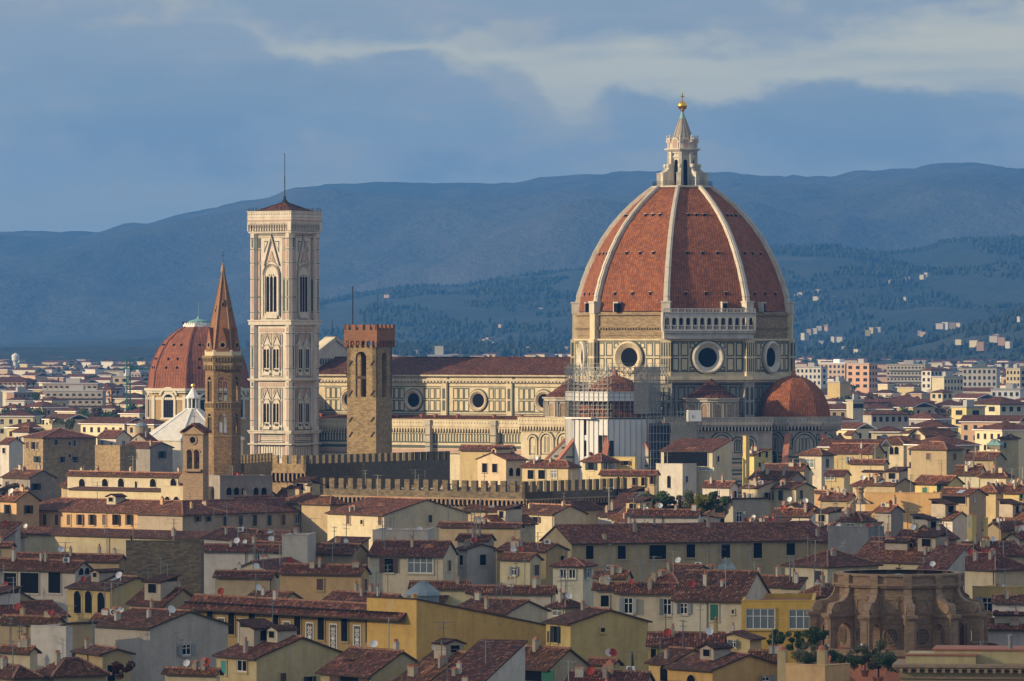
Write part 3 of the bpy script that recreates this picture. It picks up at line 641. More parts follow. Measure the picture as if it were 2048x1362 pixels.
    for py in (472,475): mb.box(-4.8,4.8,-.1,0,zt(py)-.08,zt(py)+.06,M,3 if py==475 else 2)
    mb.build('marble_inlay',MM4,shaft,MW)
    mb=MB(); z0,z1=zt(624),zt(557)
    for c in (-1.3,0,1.3): mb.slab(archp(c,z0,z1,.5),-.18,.0,M)
    for c in (-.75,0,.75): mb.slab([(c+.22*math.cos(R(a)),zt(551)+.17*math.sin(R(a))) for a in range(0,360,45)],-.18,0,M)
    mb.build('triple_window','dark_opening',shaft)
    for dy in (0,108):
        for s in (-1,1):
            mb=MB()
            for e in (-.52,.52): mb.slab(archp(s*1.72+e,zt(736+dy),zt(701+dy),.38),-.21,0,M)
            mb.build('twin_window','dark_opening',shaft)
# ================================================================ helpers for town buildings
def holed(mb,u0,u1,z0,z1,ops,th,M,mi=0,n=10):          # wall with real arched openings: ops = (centre, half width, bottom, spring, rise factor)
    x=u0
    for c,r,zb,zs,pf in sorted(ops):
        mb.box(x,c-r,0,th,z0,z1,M,mi); mb.box(c-r,c+r,0,th,z0,zb,M,mi)
        for i in range(n):
            a,b=PI*i/n,PI*(i+1)/n; A=(c+r*math.cos(a),zs+r*pf*math.sin(a)); B=(c+r*math.cos(b),zs+r*pf*math.sin(b))
            for y in (0,th): mb.poly([(A[0],y,A[1]),(A[0],y,z1),(B[0],y,z1),(B[0],y,B[1])],mi,None,M)
            mb.poly([(A[0],0,A[1]),(B[0],0,B[1]),(B[0],th,B[1]),(A[0],th,A[1])],mi,None,M)
            mb.poly([(A[0],0,z1),(A[0],th,z1),(B[0],th,z1),(B[0],0,z1)],mi,None,M)
        x=c+r
    mb.box(x,u1,0,th,z0,z1,M,mi)
def corner(xl,xc,xr,Y,psi):
    C=Vector((xa(xc,Y),Y,0)); k=(xl-1024)/F; k2=(xr-1024)/F; c,s=math.cos(R(psi)),math.sin(R(psi))
    return C,(C.x-k*Y)/(c+k*s),(k2*Y-C.x)/(s-k2*c)
def merlons(mb,u0,u1,z,h,w,gap,M,mi=0,th=.6):
    n=max(1,int((u1-u0+gap)/(w+gap))); st=(u1-u0-w)/max(1,n-1) if n>1 else 0
    for i in range(n): mb.box(u0+i*st,u0+i*st+w,0,th,z,z+h,M,mi)
# ---------------------------------------------------------------- scaffolding round the south tribune
def cl(x,y,z=0): return CL@Vector((x,y,0))+Vector((41.8,1300,z))
SC=thing('scaffolding','steel scaffolding with white sheets and grey nets wrapped round the tribune below the dome','scaffolding',cl(.6,-31.8),-PHI)
rs=12.3; aps=rs*math.cos(R(22.5)); hws=rs*math.sin(R(22.5))
for k in (-2,-1,0,1,2):
    M=wp(45*k,aps); mb=MB(); nx,ny=14,20; zb,zt2=12,37.3
    def shp(i,j):
        u=-hws+2*hws*i/nx; z=zb+(zt2-zb)*j/ny
        if k==0 and False: pass
        d=noise.noise(Vector((u*.8+k*9,z*.25,k)))*.09+noise.noise(Vector((u*2.5,z*.9,k+5)))*.05-(.03 if i%3==1 else 0)
        return (u,-abs(d)-.05,z)
    for i in range(nx):
        for j in range(ny):
            uc=-hws+2*hws*(i+.5)/nx; z=zb+(zt2-zb)*(j+.5)/ny
            if k==0 and abs(uc-3.3)<1.3 and 25.5<z<33: continue
            if k==0 and i==4 and j%4!=0: continue
            if k==1 and uc<-3.6 and 25.5<z<32: continue
            mb.poly([shp(i,j),shp(i+1,j),shp(i+1,j+1),shp(i,j+1)],None,None,M)
    mb.build('white_sheet','painted',SC,(.62,.62,.61),True)
mb=MB(); zs_=[37.6,39.6,41.6,43.6,45.6,47.6,49.6]
for k in (-2,-1,0,1,2):
    M=wp(45*k,aps+.2)
    for z in zs_:
        mb.box(-hws-.3,hws+.3,-.06,.06,z,z+.10,M)
        mb.box(-hws-.3,hws+.3,-.05,.05,z+1.0,z+1.07,M)
    for i in range(8): u=-hws+2*hws*i/7; mb.box(u-.05,u+.05,-.05,.05,12,50.3,M); mb.box(u-.05,u+.05,1.4,1.5,37,50.3,M)
    for i in range(7):
        u=-hws+2*hws*i/7; mb.bar((u,0,47.6),(u+1.3,0,49.6),.05,M); mb.bar((u+1.3,0,47.6),(u,0,49.6),.05,M)
mb.build('pole_frame','steel',SC)
mb=MB()
for k in (-2,-1,0,1,2):
    M=wp(45*k,aps)
    for z in (37.5,39.5,41.5,43.5,45.5): mb.box(-hws,hws,0,1.5,z,z+.12,M)
mb.build('walkway_boards','timber',SC)
mb=MB()
for k in (-2,-1,0,1): 
    M=wp(45*k,aps+.05); mb.box(-hws,hws,-.03,.03,41.6,43.9,M)
mb.build('white_band_sheet','painted',SC,(.6,.6,.6))
mb=MB(); M=wp(-10,aps+.6); mb.box(-5.2,3.2,-.8,.8,37.4,37.75,M); mb.build('sheet_awning','white_paint',SC)
g=material('net',.9); uv,v=uvs(g,7,7); w=g.n('ShaderNodeTexWhiteNoise',0,{'noise_dimensions':'2D'},Vector=g.n('ShaderNodeVectorMath',_p={'operation':'FLOOR'},i0=v)); g.t.links.new(g.m('ADD',g.m('MULTIPLY',w,.3),.45),g.b.inputs['Alpha']); g.b.inputs['Base Color'].default_value=(.26,.26,.24,1)
mb=MB(); M=wp(45,aps+.4); mb.box(1.5,hws+.4,-.03,.03,38.6,49.8,M); M=wp(90,aps+.4); mb.box(-hws,1,-.03,.03,38.6,49.8,M); mb.build('grey_net','net',SC)
# second scaffold to the right, in front of the sacristy wall, with its hoist
P0=cl(19.5,-34.4); SB=thing('scaffolding','dark scaffolding bay with grey netting and a white hoist cabin before the apse','scaffolding',P0,12.2)
X0,X1,X2=-7.4,-2.6,5.2
P=wp(0,0); mb=MB()
for z in range(14,37,2): mb.box(X0,X1+.3,-2.2,-2.1,z,z+.1); mb.box(X0,X1,-.6,-.5,z,z+.1); mb.box(X0,X1,-2.2,-.5,z-.06,z)
for i in range(7):
    u=X0+(X1-X0)*i/6; mb.box(u-.05,u+.05,-2.2,-2.1,0,38.2); mb.box(u-.05,u+.05,-.6,-.5,0,38.2)
for z in (38,39): mb.box(X0-2,X2,-2.2,-2.1,z,z+.12)
for i in range(16): u=X0-2+i*.95; mb.box(u-.05,u+.05,-2.2,-2.1,36.5,40)
mb.build('pole_frame','steel',SB)
mb=MB(); mb.box(X0,X1+.3,-.9,-.8,0,36.4); mb.build('dark_sheet','painted',SB,(.015,.02,.035))
mb=MB(); mb.box(X1+.3,X2-1.4,-2.3,-2.24,0,36.6); mb.build('grey_net','net',SB)
mb=MB(); mb.M=T((X2-.6,0,0))
for s in (-1,1):
    for t in (-2.3,-1.3): mb.box(s*.6-.07,s*.6+.07,t-.07,t+.07,0,38)
for z in range(14,38,2): mb.bar((-.6,-2.3,z),(.6,-2.3,z+2),.06); mb.box(-.6,.6,-2.35,-2.25,z-.06,z+.06)
mb.build('hoist_mast','steel',SB)
mb=MB(); mb.M=T((X2-2.2,0,0)); mb.box(-1.6,1.6,-4.2,-2.5,36.9,39.5); hb_=mb.build('hoist_cabin','white_paint',SB); mb=MB(); mb.M=T((X2-2.2,0,0)); mb.frame(-1.3,1.3,37.1,39.3,.12,.04,T((0,-4.2,0))); mb.box(-.7,-.45,-4.25,-4.2,37.7,38.4); mb.build('cabin_frame','lead',hb_)
# ---------------------------------------------------------------- San Lorenzo type chapel dome
Yl=1640.; s=F/Yl; zl=lambda py:za(py,Yl)
SL=thing('domed_chapel','broad red tiled octagonal dome with a small green lantern on a tan and white drum','chapel',(xa(397,Yl),Yl,0),-PHI)
pr=[(778,103),(745,99),(720,92),(700,82),(682,69),(668,53),(658,38),(653,29)]; pr=[(w/s/.985,zl(py)) for py,w in pr]
mb=MB(); mb.lathe(pr,8,None,None,22.5); d=mb.build('dome','lorenzo_tiles',SL)
mb=MB()
for k in range(8):
    mb.M=rz(22.5+45*k)
    for (r0,z0),(r1,z1) in zip(pr,pr[1:]): mb.bar((r0,0,z0),(r1,0,z1),.2)
mb.M=None; mb.build('rib','lorenzo_tiles',d)
mb=MB(); mb.prism(ngon(8,4.9,22.5),zl(654),zl(649)); mb.prism(ngon(8,4.5,22.5),zl(650),zl(646)); mb.build('lantern_base','white_paint',d)
mb=MB(); mb.lathe([(3.6,zl(646)),(3.0,zl(642)),(1.1,zl(638.5)),(.5,zl(637)),(.4,zl(634)),(.1,zl(632))],12); mb.tube((0,0,zl(631)),(0,0,zl(604)),.08); mb.build('lantern','copper_green',d)
mb=MB()
for k in range(8):
    M=wp(45*k,4.8)
    for i in range(6): mb.box(-2+i*.8,-1.93+i*.8,-.04,.04,zl(649),zl(643),M)
    mb.box(-2,2,-.04,.04,zl(643.5),zl(643),M)
mb.build('railing','iron',d)
mb=MB()
for k in range(8):
    for py,q in ((735,4.6),(718,3.9),(690,3.1)):
        z=zl(py); r=[a[0]+(b[0]-a[0])*(z-a[1])/(b[1]-a[1]) for a,b in zip(pr,pr[1:]) if a[1]<=z<=b[1]][0]*math.cos(R(22.5)); M=wp(45*k,r)
        for e in (-q/2.2,q/2.2): mb.box(e-.3,e+.3,-.25,.3,z-.35,z+.4,M)
mb.build('vent_opening','dark_opening',d)
rd=16.6; mb=MB(); mb.prism(ngon(8,rd,22.5),0,zl(787)); w_=mb.build('drum','stucco',SL,(.40,.27,.12))
mb=MB()
for a,b,e in ((776,781,.7),(781,785,.2),(794,799,.12)): mb.prism(ngon(8,rd+e,22.5),zl(b),zl(a))
ap=rd*math.cos(R(22.5)); hw=rd*math.sin(R(22.5))
for k in range(8):
    M=wp(45*k,ap)
    for q in (-1,1): mb.box(q*(hw-.5)-.5,q*(hw-.5)+.5,-.3,0,0,zl(790),M)
    mb.ring(0,zl(800),1.9,2.7,.35,.35,M,0,14,0,180)
    for q in (-1,1): mb.box(q*2.3-.4,q*2.3+.4,-.35,0,zl(835),zl(800),M)
    mb.box(-3,3,-.4,0,zl(838),zl(834),M)
    if k%2==0: mb.ring(0,zl(797),3.0,3.7,.6,.6,M,0,12,20,160)
mb.build('stone_trim','painted',w_,(.54,.49,.38))
for k in range(8):
    M=wp(45*k,ap); mb=MB(); mb.slab(archp(0,zl(834),zl(800),1.9),-.08,.1,M,0)
    for i in range(-1,2): mb.box(i*.9-.05,i*.9+.05,-.14,0,zl(834),zl(796),M,1)
    for z in range(5): mb.box(-1.8,1.8,-.14,0,zl(834-7*z),zl(834-7*z)+.08,M,1)
    mb.build('arched_window',['dark_opening','iron'],w_)
# ---------------------------------------------------------------- baptistery
Yb=1365.; zb_=lambda py:za(py,Yb)
BP=thing('baptistery','octagonal baptistery with a plain white pyramid roof and a small gold-tipped lantern','baptistery',(xa(386,Yb),Yb,0),-PHI)
mb=MB(); mb.prism(ngon(8,13.2,22.5),0,zb_(879)); mb.build('wall','marble',BP,WHITE)
mb=MB(); mb.lathe([(13.6,zb_(880)),(13.6,zb_(877)),(1.7,zb_(818))],8,None,None,22.5)
simple('white_roof',(.60,.58,.54),.7,amt=.5,sc=.6)
r_=mb.build('roof','white_roof',BP); mb=MB()
for k in range(8): mb.M=rz(22.5+45*k); mb.bar((13.6,0,zb_(877.5)),(1.7,0,zb_(818)),.18)
mb.M=None; mb.build('hip_rib','white_paint',r_)
mb=MB(); mb.lathe([(1.9,zb_(819)),(1.9,zb_(817)),(1.6,zb_(816))],8,None,0); mb.lathe([(1.0,zb_(817)),(1.0,zb_(796))],8,None,1)
for k in range(8): M=rz(22.5+45*k); mb.box(1.15,1.55,-.16,.16,zb_(817),zb_(796),M,0)
mb.lathe([(1.9,zb_(797)),(2.0,zb_(794)),(1.3,zb_(789)),(.25,zb_(776)),(.2,zb_(774))],8,None,0); l_=mb.build('lantern',['white_paint','grey_void'],r_)
mb=MB(); mb.sphere((0,0,zb_(771)),.55); mb.build('ball','gold',l_)
# ---------------------------------------------------------------- Gothic hexagonal bell tower
Yt=985.; zq=lambda py:za(py,Yt)
BT=thing('bell_tower','slim hexagonal brown bell tower with a tall brick spire and gabled base','bell tower',(xa(446,Yt),Yt,0),2)
rh=3.3; aph=rh*math.cos(R(30))
mb=MB(); mb.prism(ngon(6,rh,0),0,zq(872)); 
for k in range(6):
    M=wp(60*k,aph); e=rh/2
    holed(mb,-e,e,zq(872),zq(812),[(0,.72,zq(866),zq(836),1.2)],.5,M); holed(mb,-e,e,zq(812),zq(738),[(0,.8,zq(803),zq(764),1.3)],.5,M)
sh=mb.build('shaft','rubble_brown',BT)
mb=MB()
for a,b,e in ((873,870,.12),(818,815,.12),(806,803,.15)): mb.prism(ngon(6,rh+e,0),zq(a),zq(b))
mb.prism(ngon(6,rh+.35,0),zq(739),zq(716)); mb.prism(ngon(6,rh+.6,0),zq(716),zq(711))
for k in range(6):
    M=wp(60*k,aph+.3)
    for i in range(6):
        u=-rh/2+.25+i*.56
        for py in (739,723): mb.box(u-.1,u+.1,-.28,0,zq(py),zq(py-9),M)
    M=wp(60*k,aph)
    for i in range(6): mb.box(-rh/2+.2+i*.56,-rh/2+.4+i*.56,-.2,0,zq(816),zq(807),M)
mb.build('corbel_band','band_stone',sh)
for k in range(6):
    M=wp(60*k,aph)
    for zb0,zt0,r0 in ((866,836,.72),(803,764,.8)):
        mb=MB(); mb.box(-.09,.09,.1,.3,zq(zb0),zq(zt0-3),M); 
        for s_ in (-1,1): mb.ring(s_*r0/2,zq(zt0),r0/2-.12,r0/2+.02,-.1,-.1,M,0,8,0,180,-.3)
        mb.build('mullion','band_stone',sh)
mb=MB(); mb.prism(ngon(6,rh+.1,0),zq(711),zq(700)); mb.build('parapet','painted',BT,(.50,.42,.28))
mb=MB(); mb.lathe([(rh-.1,zq(702)),(2.3,zq(650)),(.28,zq(545))],6); sp=mb.build('spire','brick_red',BT)
mb=MB()
for k in range(6): mb.M=rz(60*k); mb.bar((rh-.1,0,zq(702)),(2.3,0,zq(650)),.12); mb.bar((2.3,0,zq(650)),(.28,0,zq(545)),.1)
mb.M=None; mb.lathe([(.28,zq(546)),(.45,zq(543)),(.4,zq(536)),(.1,zq(527)),(.03,zq(524))],8); mb.build('stone_rib','pietra',sp)
mb=MB(); mb.tube((0,0,zq(526)),(0,0,zq(502)),.05); mb.box(-.3,.3,-.03,.03,zq(512),zq(511)); mb.build('cross','iron',sp)
for k in range(6):
    M=wp(60*k,aph); mb=MB(); mb.slab([(-1.25,zq(703)),(1.25,zq(703)),(0,zq(655))],-.12,1.2,M,0); mb.ring(0,zq(690),.42,.7,.2,.2,M,2,14)
    for a,b in ((.2,0),(-.2,0),(0,.2),(0,-.2)): mb.slab([(a+.2*math.cos(R(t)),zq(690)+b+.2*math.sin(R(t))) for t in range(0,360,45)],-.16,0,M,1)
    mb.build('gable',['brick_red','dark_opening','pietra'],sp)
    M=wp(60*k,0)@T((0,0,0)); mb=MB(); d_=.9 if k%2==0 else 1.75; zz=(608 if k%2==0 else 620); mb.slab([(-.3,zq(zz+5)),(.3,zq(zz+5)),(.3,zq(zz)),(0,zq(zz-9)),(-.3,zq(zz))],-1.55,0,M,1); mb.slab([(-.17,zq(zz+4)),(.17,zq(zz+4)),(.17,zq(zz)),(0,zq(zz-4)),(-.17,zq(zz))],-1.58,0,M,0); mb.build('dormer',['dark_opening','pietra'],sp)
# ---------------------------------------------------------------- square crenellated tower
Yg=1030.; zg=lambda py:za(py,Yg); C,wl,wr=corner(694,752,784,Yg,25)
TW=thing('stone_tower','square golden stone tower with brick battlements and tall arched belfry openings','tower',C,-25)
mb=MB(); zo,z1=zg(796),zg(693)
mb.box(-wl,0,0,wr,0,zo)
holed(mb,-wl,0,zo,z1,[(-wl*.52,1.15,zo+.2,zg(715),1.)],.8,wp(0,0)); holed(mb,0,wr,zo,z1,[(wr*.52,1.0,zo+.2,zg(715),1.)],.8,rz(90)); holed(mb,0,wl,zo,z1,[(wl*.5,1.15,zo+.2,zg(715),1.)],.8,T((0,wr,0))@rz(180)); holed(mb,-wr,0,zo,z1,[(-wr*.5,1.,zo+.2,zg(715),1.)],.8,T((-wl,0,0))@rz(-90))
mb.box(-wl,0,0,wr,z1,z1+.3); t_=mb.build('shaft','rubble_gold',TW)
mb=MB(); mb.bar((-wl*.52-1.2,.3,zg(755)),(-wl*.52+1.2,.3,zg(755)),.3); mb.bar((-.3,wr*.52-1,zg(755)),(-.3,wr*.52+1,zg(755)),.3); mb.bar((-wl*.52,.2,zg(790)),(-wl*.52,.2,zg(716)),.12); mb.build('bell_beam','timber',t_)
for py in (725,785,838,868):
    mb=MB()
    for u in (.8,wl-.8): mb.bar((-u-.35,-.12,zg(py+6)),(-u+.35,-.12,zg(py-4)),.06)
    mb.build('iron_anchor','iron',t_)
mb=MB(); o_=.42
mb.box(-wl-o_,o_,-o_,wr+o_,zg(681),zg(660)); 
for w,M in ((wl+2*o_,T((-wl-o_,-o_,0))),(wr+2*o_,T((o_,-o_,0))@rz(90)),(wl+2*o_,T((o_,wr+o_,0))@rz(180)),(wr+2*o_,T((-wl-o_,wr+o_,0))@rz(-90))):
    merlons(mb,0,w,zg(660),1.05,.95,.6,M,0,.5)
    n=int(w/1.05); s_=w/n
    for i in range(n+1): mb.prism([(max(0,i*s_-.16),0),(min(w,i*s_+.16),0),(min(w,i*s_+.16),o_),(max(0,i*s_-.16),o_)],zg(694),zg(681),M)
    for i in range(n): mb.ring((i+.5)*s_,zg(686),s_/2-.16,s_/2+.1,-.05,-.05,M,0,8,0,180,-.5)
mb.build('battlement','brick_red',TW)
mb=MB(); mb.box(-wl+.2,-.2,.2,wr-.2,zg(662),zg(654)); mb.build('copper_roof','copper_green',TW)
for px_,t,h in ((701,.11,572),(726,.07,620),(753,.05,621),(777,.05,588)):
    mb=MB(); u=(px_-752)/F*Yg/math.cos(R(25)); mb.tube((max(u,-wl+.5) if u<0 else -.4,.8 if u<0 else 1.6,zg(660)),(max(u,-wl+.5) if u<0 else -.4,.8 if u<0 else 1.6,zg(h)),t); mb.build('antenna_mast','iron',TW)
# ---------------------------------------------------------------- crenellated palace walls
def range_wall(name,label,xl,xc,xr,ytop,ym,Y,psi,matL,matR,arc,depth=5,cat='castle wall',arcR=False,arcl=None):
    C,wl,wr=corner(xl,xc,xr,Y,psi); z=lambda py:za(py,Y); r=thing(name,label,cat,C,-psi)
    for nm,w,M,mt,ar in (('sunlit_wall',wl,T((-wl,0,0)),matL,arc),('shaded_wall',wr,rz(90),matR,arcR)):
        mb=MB(); mb.box(0,w,0,depth if nm=='sunlit_wall' else .7,0,z(ym),M); merlons(mb,0,w,z(ym),z(ytop)-z(ym),1.15,.95,M)
        o=mb.build('outer_wall',mt,r)
        if ar:
            a,b=ar if nm=='sunlit_wall' else ar; n=int(w/.95); s_=w/n; i0=0 if arcl is None or nm!='sunlit_wall' else int(n*arcl)
            mb=MB()
            for i in range(i0,n):
                c=(i+.5)*s_; mb.slab(archp(c,z(b)+.2,z(a)-s_*.35,s_*.36),-.07,.0,M,1); mb.ring(c,z(a)-s_*.35,s_*.33,s_*.5,.35,.35,M,0,8,0,180); 
                for q in (-1,1): mb.box(c+q*s_*.42-s_*.08,c+q*s_*.42+s_*.08,-.35 if True else 0,0,z(b)+.5,z(a)-s_*.35,M,0)
            mb.box(i0*s_,w,-.4,0,z(a)-.02,z(a)+.25,M,0); mb.build('corbel_arcade',['pietra','dark_opening'],o)
    return r
w1=range_wall('palace_wall','high dark crenellated stone wall of the palace under the square golden tower',545,612,900,911,928,1000,32,'rubble_gold','rubble_dark',(946,968),20,arcl=.1)  # right face in darker rubble: its shade is put into the stone colour
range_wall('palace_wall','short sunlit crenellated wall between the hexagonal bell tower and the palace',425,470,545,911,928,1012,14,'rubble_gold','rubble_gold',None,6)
range_wall('palace_wall','lower crenellated wall with a long corbelled arcade, nearer than the dark palace wall',640,1050,1254,963,985,935,36,'rubble_rough','rubble_dark',(1001,1018),9,arcR=(1001,1018))  # right face again carries its shade in a darker stone colour
# ---------------------------------------------------------------- church bell gable
Yc=955.; C,wl,wr=corner(366,406,420,Yc,22); z=lambda py:za(py,Yc)
BG=thing('bell_gable','grey stone bell gable with a pediment roof and two tall arched openings','bell gable',C,-22)
mb=MB(); holed(mb,-wl,0,z(940),z(893),[(-wl*.68,.55,z(938),z(905),1),(-wl*.32,.55,z(938),z(905),1)],wr*.8,wp(0,0)); mb.box(-wl,0,0,wr*.8,z(893),z(866)); mb.slab([(-wl,z(866)),(0,z(866)),(-wl/2,z(852))],0,wr*.8,None,0,True); mb.box(-wl,0,0,wr*.8,0,z(940)); 
mb.slab([(-wl,z(965)),(-wl-.9,z(965)),(-wl-.9,z(955)),(-wl-.3,z(946)),(-wl,z(935))][::-1],.2,wr*.6,None,0,True); b_=mb.build('stone_wall','pietra',BG)
mb=MB(); mb.slab([(-wl-.5,z(866)),(-wl/2,z(849)),(.5,z(866)),(.5,z(863)),(-wl/2,z(846)),(-wl-.5,z(863))],-.4,wr*.8+.4,None,0,True); mb.build('roof','roof_tiles',BG,(1,1,1))
mb=MB(); mb.box(-wl-.3,.3,-.35,0,z(869),z(866)); mb.box(-wl*.95,-wl*.05,-.7,0,z(943),z(939)); mb.ring(-wl/2,z(880),.6,.85,.15,.15,None,0,14)
for c in (-wl*.68,-wl*.32): mb.ring(c,z(905),.55,.75,.15,.15,None,0,10,0,180)
mb.build('stone_moulding','pietra',b_); mb=MB(); mb.slab([(-wl/2+.6*math.cos(R(a)),z(880)+.6*math.sin(R(a))) for a in range(0,360,20)],-.04,.1,None); mb.build('trefoil_opening','dark_opening',b_)
mb=MB()
for c in (-wl*.68,-wl*.32): mb.lathe([(.12,z(915)),(.18,z(917)),(.3,z(926)),(.4,z(929))],10,T((c,.7,0)))
mb.build('bell','iron',BG)
mb=MB(); mb.tube((-wl/2,.5,z(849)),(-wl/2,.5,z(825)),.05); mb.box(-wl/2-.4,-wl/2+.4,.46,.54,z(833),z(832)); mb.build('cross','iron',BG)
# ---------------------------------------------------------------- stone rotunda with scroll buttresses
Yr=622.; zr=lambda py:za(py,Yr); rr=8.0
RT=thing('rotunda','round brown stone tribune ringed by scroll buttresses on arched piers, above a terracotta terrace','rotunda',(xa(1808,Yr),Yr+9,0),0); RT.scale=(.9,.9,1)
Yr=Yr+9
mb=MB(); mb.lathe([(rr,0),(rr,zr(1165))],24,None,0); wal=mb.build('wall','brown_stone',RT)
mb=MB()
for a,b,e in ((1171,1167,.55),(1167,1163,.8),(1163,1148,.25),(1148,1144,.5)): mb.lathe([(rr-.6,zr(a)),(rr+e,zr(a)),(rr+e,zr(b)),(rr-.6,zr(b))],24)
mb.build('cornice','brown_stone',wal); mb=MB(); mb.lathe([(rr-.6,zr(1195)),(rr+.12,zr(1195)),(rr+.12,zr(1192)),(rr-.6,zr(1192))],24); mb.build('string_course','brown_stone',wal)
mb=MB(); mb.lathe([(rr+5.4,0),(rr+5.4,zr(1296)),(rr+5.2,zr(1296)),(rr+5.2,zr(1299)),(rr-.1,zr(1291))],32); mb.build('terrace','terracotta',RT)
mb=MB(); mb.lathe([(rr+5.5,zr(1301)),(rr+5.7,zr(1301)),(rr+5.7,zr(1289)),(rr+5.2,zr(1289)),(rr+5.2,zr(1301))],32); mb.build('terrace_kerb','brown_stone',RT)
NB=12
for k in range(NB):
    a=360/NB*k+4; M=rz(a)@T((0,0,0)); N_=rz(a-90)                      # radial frame: x tangential for wp-style
    mb=MB(); M2=rz(a)
    # scroll profile in radial x / height z
    pr=[(rr-.2,zr(1222)),(rr+3.5,zr(1222)),(rr+3.5,zr(1214)),(rr+3.2,zr(1204)),(rr+2.5,zr(1200)),(rr+1.7,zr(1198)),(rr+1.0,zr(1191)),(rr+.6,zr(1180)),(rr+.5,zr(1171)),(rr-.2,zr(1171))]
    mb.slab(pr,-.5,.5,M2,0,True); mb.lathe([(.01,-.62),(.62,-.62),(.62,.62),(.01,.62)],14,M2@T((rr+2.75,0,zr(1211)))@Matrix.Rotation(R(90),4,'X'),0)
    mb.box(rr-.1,rr+.7,-.55,.55,zr(1171),zr(1145),M2,0)
    mb.build('scroll','brown_stone',RT)
    mb=MB(); MM=M2@T((rr-.1,-.65,0)); holed(mb,0,3.9,zr(1298),zr(1228),[(1.45,1.25,zr(1297),zr(1262),1.0)],1.3,MM,0); mb.box(-.1,4.3,-.2,1.5,zr(1228),zr(1222),MM,0); mb.box(-.1,4.1,-.1,1.4,zr(1231),zr(1228),MM,0)
    for q in (-.05,1.28): mb.box(3.05,3.6,q-.07,q+.14,zr(1298),zr(1232),MM,0)
    mb.box(3.9,3.98,.3,1.0,zr(1294),zr(1234),MM,0); mb.build('arched_pier','brown_stone',RT)
    M=wp(a+105,rr*.992); mb=MB(); mb.ring(0,zr(1267),.95,1.15,.12,.12,M,0,18); mb.slab([(.97*math.cos(R(t)),zr(1267)+.97*math.sin(R(t))) for t in range(0,360,20)],-.04,.2,M,1)
    for t in range(0,360,60): mb.ring(.42*math.cos(R(t)),zr(1267)+.42*math.sin(R(t)),.22,.3,.1,.1,M,0,8)
    mb.build('round_window',['brown_stone','rubble_dark'],wal)
    mb=MB(); mb.frame(-1.6,1.6,zr(1242),zr(1187),.1,.07,M); mb.ring(0,zr(1206),.75,.87,.14,.14,M,0,14); mb.frame(-.95,.95,zr(1222),zr(1190),.12,.12,M)
    for s_ in (-1,1): mb.ring(s_*.75,zr(1194),.18,.3,.16,.16,M,0,8); mb.ring(s_*.7,zr(1220),.15,.26,.16,.16,M,0,8)
    mb.slab([(-.5,zr(1232)),(0,zr(1236)),(.5,zr(1232)),(.35,zr(1226)),(-.35,zr(1226))],-.1,0,M); mb.build('carved_panel','brown_stone',wal)
mb=MB(); mb.lathe([(rr-.6,zr(1158)),(rr*.3,zr(1156)),(rr*.3,zr(1153)),(.1,zr(1147))],24); mb.build('roof','lead',RT)
mb=MB(); mb.tube((rr*math.cos(R(-86))*1.0+.6,-rr-.15,zr(1293)),(rr*math.cos(R(-86))+.6,-rr-.15,zr(1218)),.16); mb.build('downpipe','iron',wal)
# ================================================================ HOUSES
YT=[(715,5000),(725,4300),(735,3700),(760,2800),(800,2080),(840,1640),(860,1440),(880,1300),(900,1190),(950,1070),(1000,965),(1050,880),(1100,805),(1150,742),(1200,687),(1250,645),(1300,606),(1345,574),(1400,545)]
def Yof(py):
    for (a,b),(c,d) in zip(YT,YT[1:]):
        if py<=c: return b+(d-b)*(max(py,a)-a)/(c-a)
    return YT[-1][1]
CACHE={}
simple('sky_panel',(.30,.36,.42),.25,.3)
def cached(key,fn):
    if key not in CACHE: CACHE[key]=fn()
    return CACHE[key]
SH={'g':(.02,.13,.09),'b':(.09,.05,.035),'k':(.02,.03,.03),'y':(.24,.26,.27),'t':(.05,.28,.25)}
g_=None
def m_win(w,h,st):
    mb=MB(); t=.14
    if st=='a':
        mb.slab(archp(0,0,h-w/2,w/2),-.05,0,None,1); mb.ring(0,h-w/2,w/2,w/2+.12,.09,.09,None,0,10,0,180); mb.box(-w/2-.1,w/2+.1,-.14,0,-.12,0,None,0)
    else:
        mb.frame(-w/2-t,w/2+t,-t,h+t,t,.13,None,0); mb.box(-w/2-t-.08,w/2+t+.08,-.18,0,-t-.09,-t,None,0)
    return mb.mesh('window',['painted','dark_opening'])
def m_pane(w,h,st):
    mb=MB(); mb.box(-w/2,w/2,-.025,0,0,h,None,0,False)
    if st in 'wWy': 
        n=2 if w<2 else int(w/.9)
        mb.frame(-w/2,w/2,0,h,.09,.06,None,1)
        for i in range(1,n): x=-w/2+w*i/n; mb.box(x-.05,x+.05,-.06,-.02,.05,h-.05,None,1)
        if st!='w': mb.box(-w/2,w/2,-.06,-.02,h*.62,h*.62+.08,None,1)
    return mb.mesh('pane',['dark_opening' if st!='W' else 'curtain_glass','white_paint'])
g=material('curtain_glass',.3); g.b.inputs['Base Color'].default_value=(.14,.17,.17,1)
def m_shut(w,h):
    mb=MB(); mb.box(-w/2,w/2,-.06,0,0,h,None,0,False)
    for i in range(int(h/.22)): mb.box(-w/2+.07,w/2-.07,-.075,-.06,i*.22+.08,i*.22+.18,None,0,False)
    return mb.mesh('shutter',['painted'])
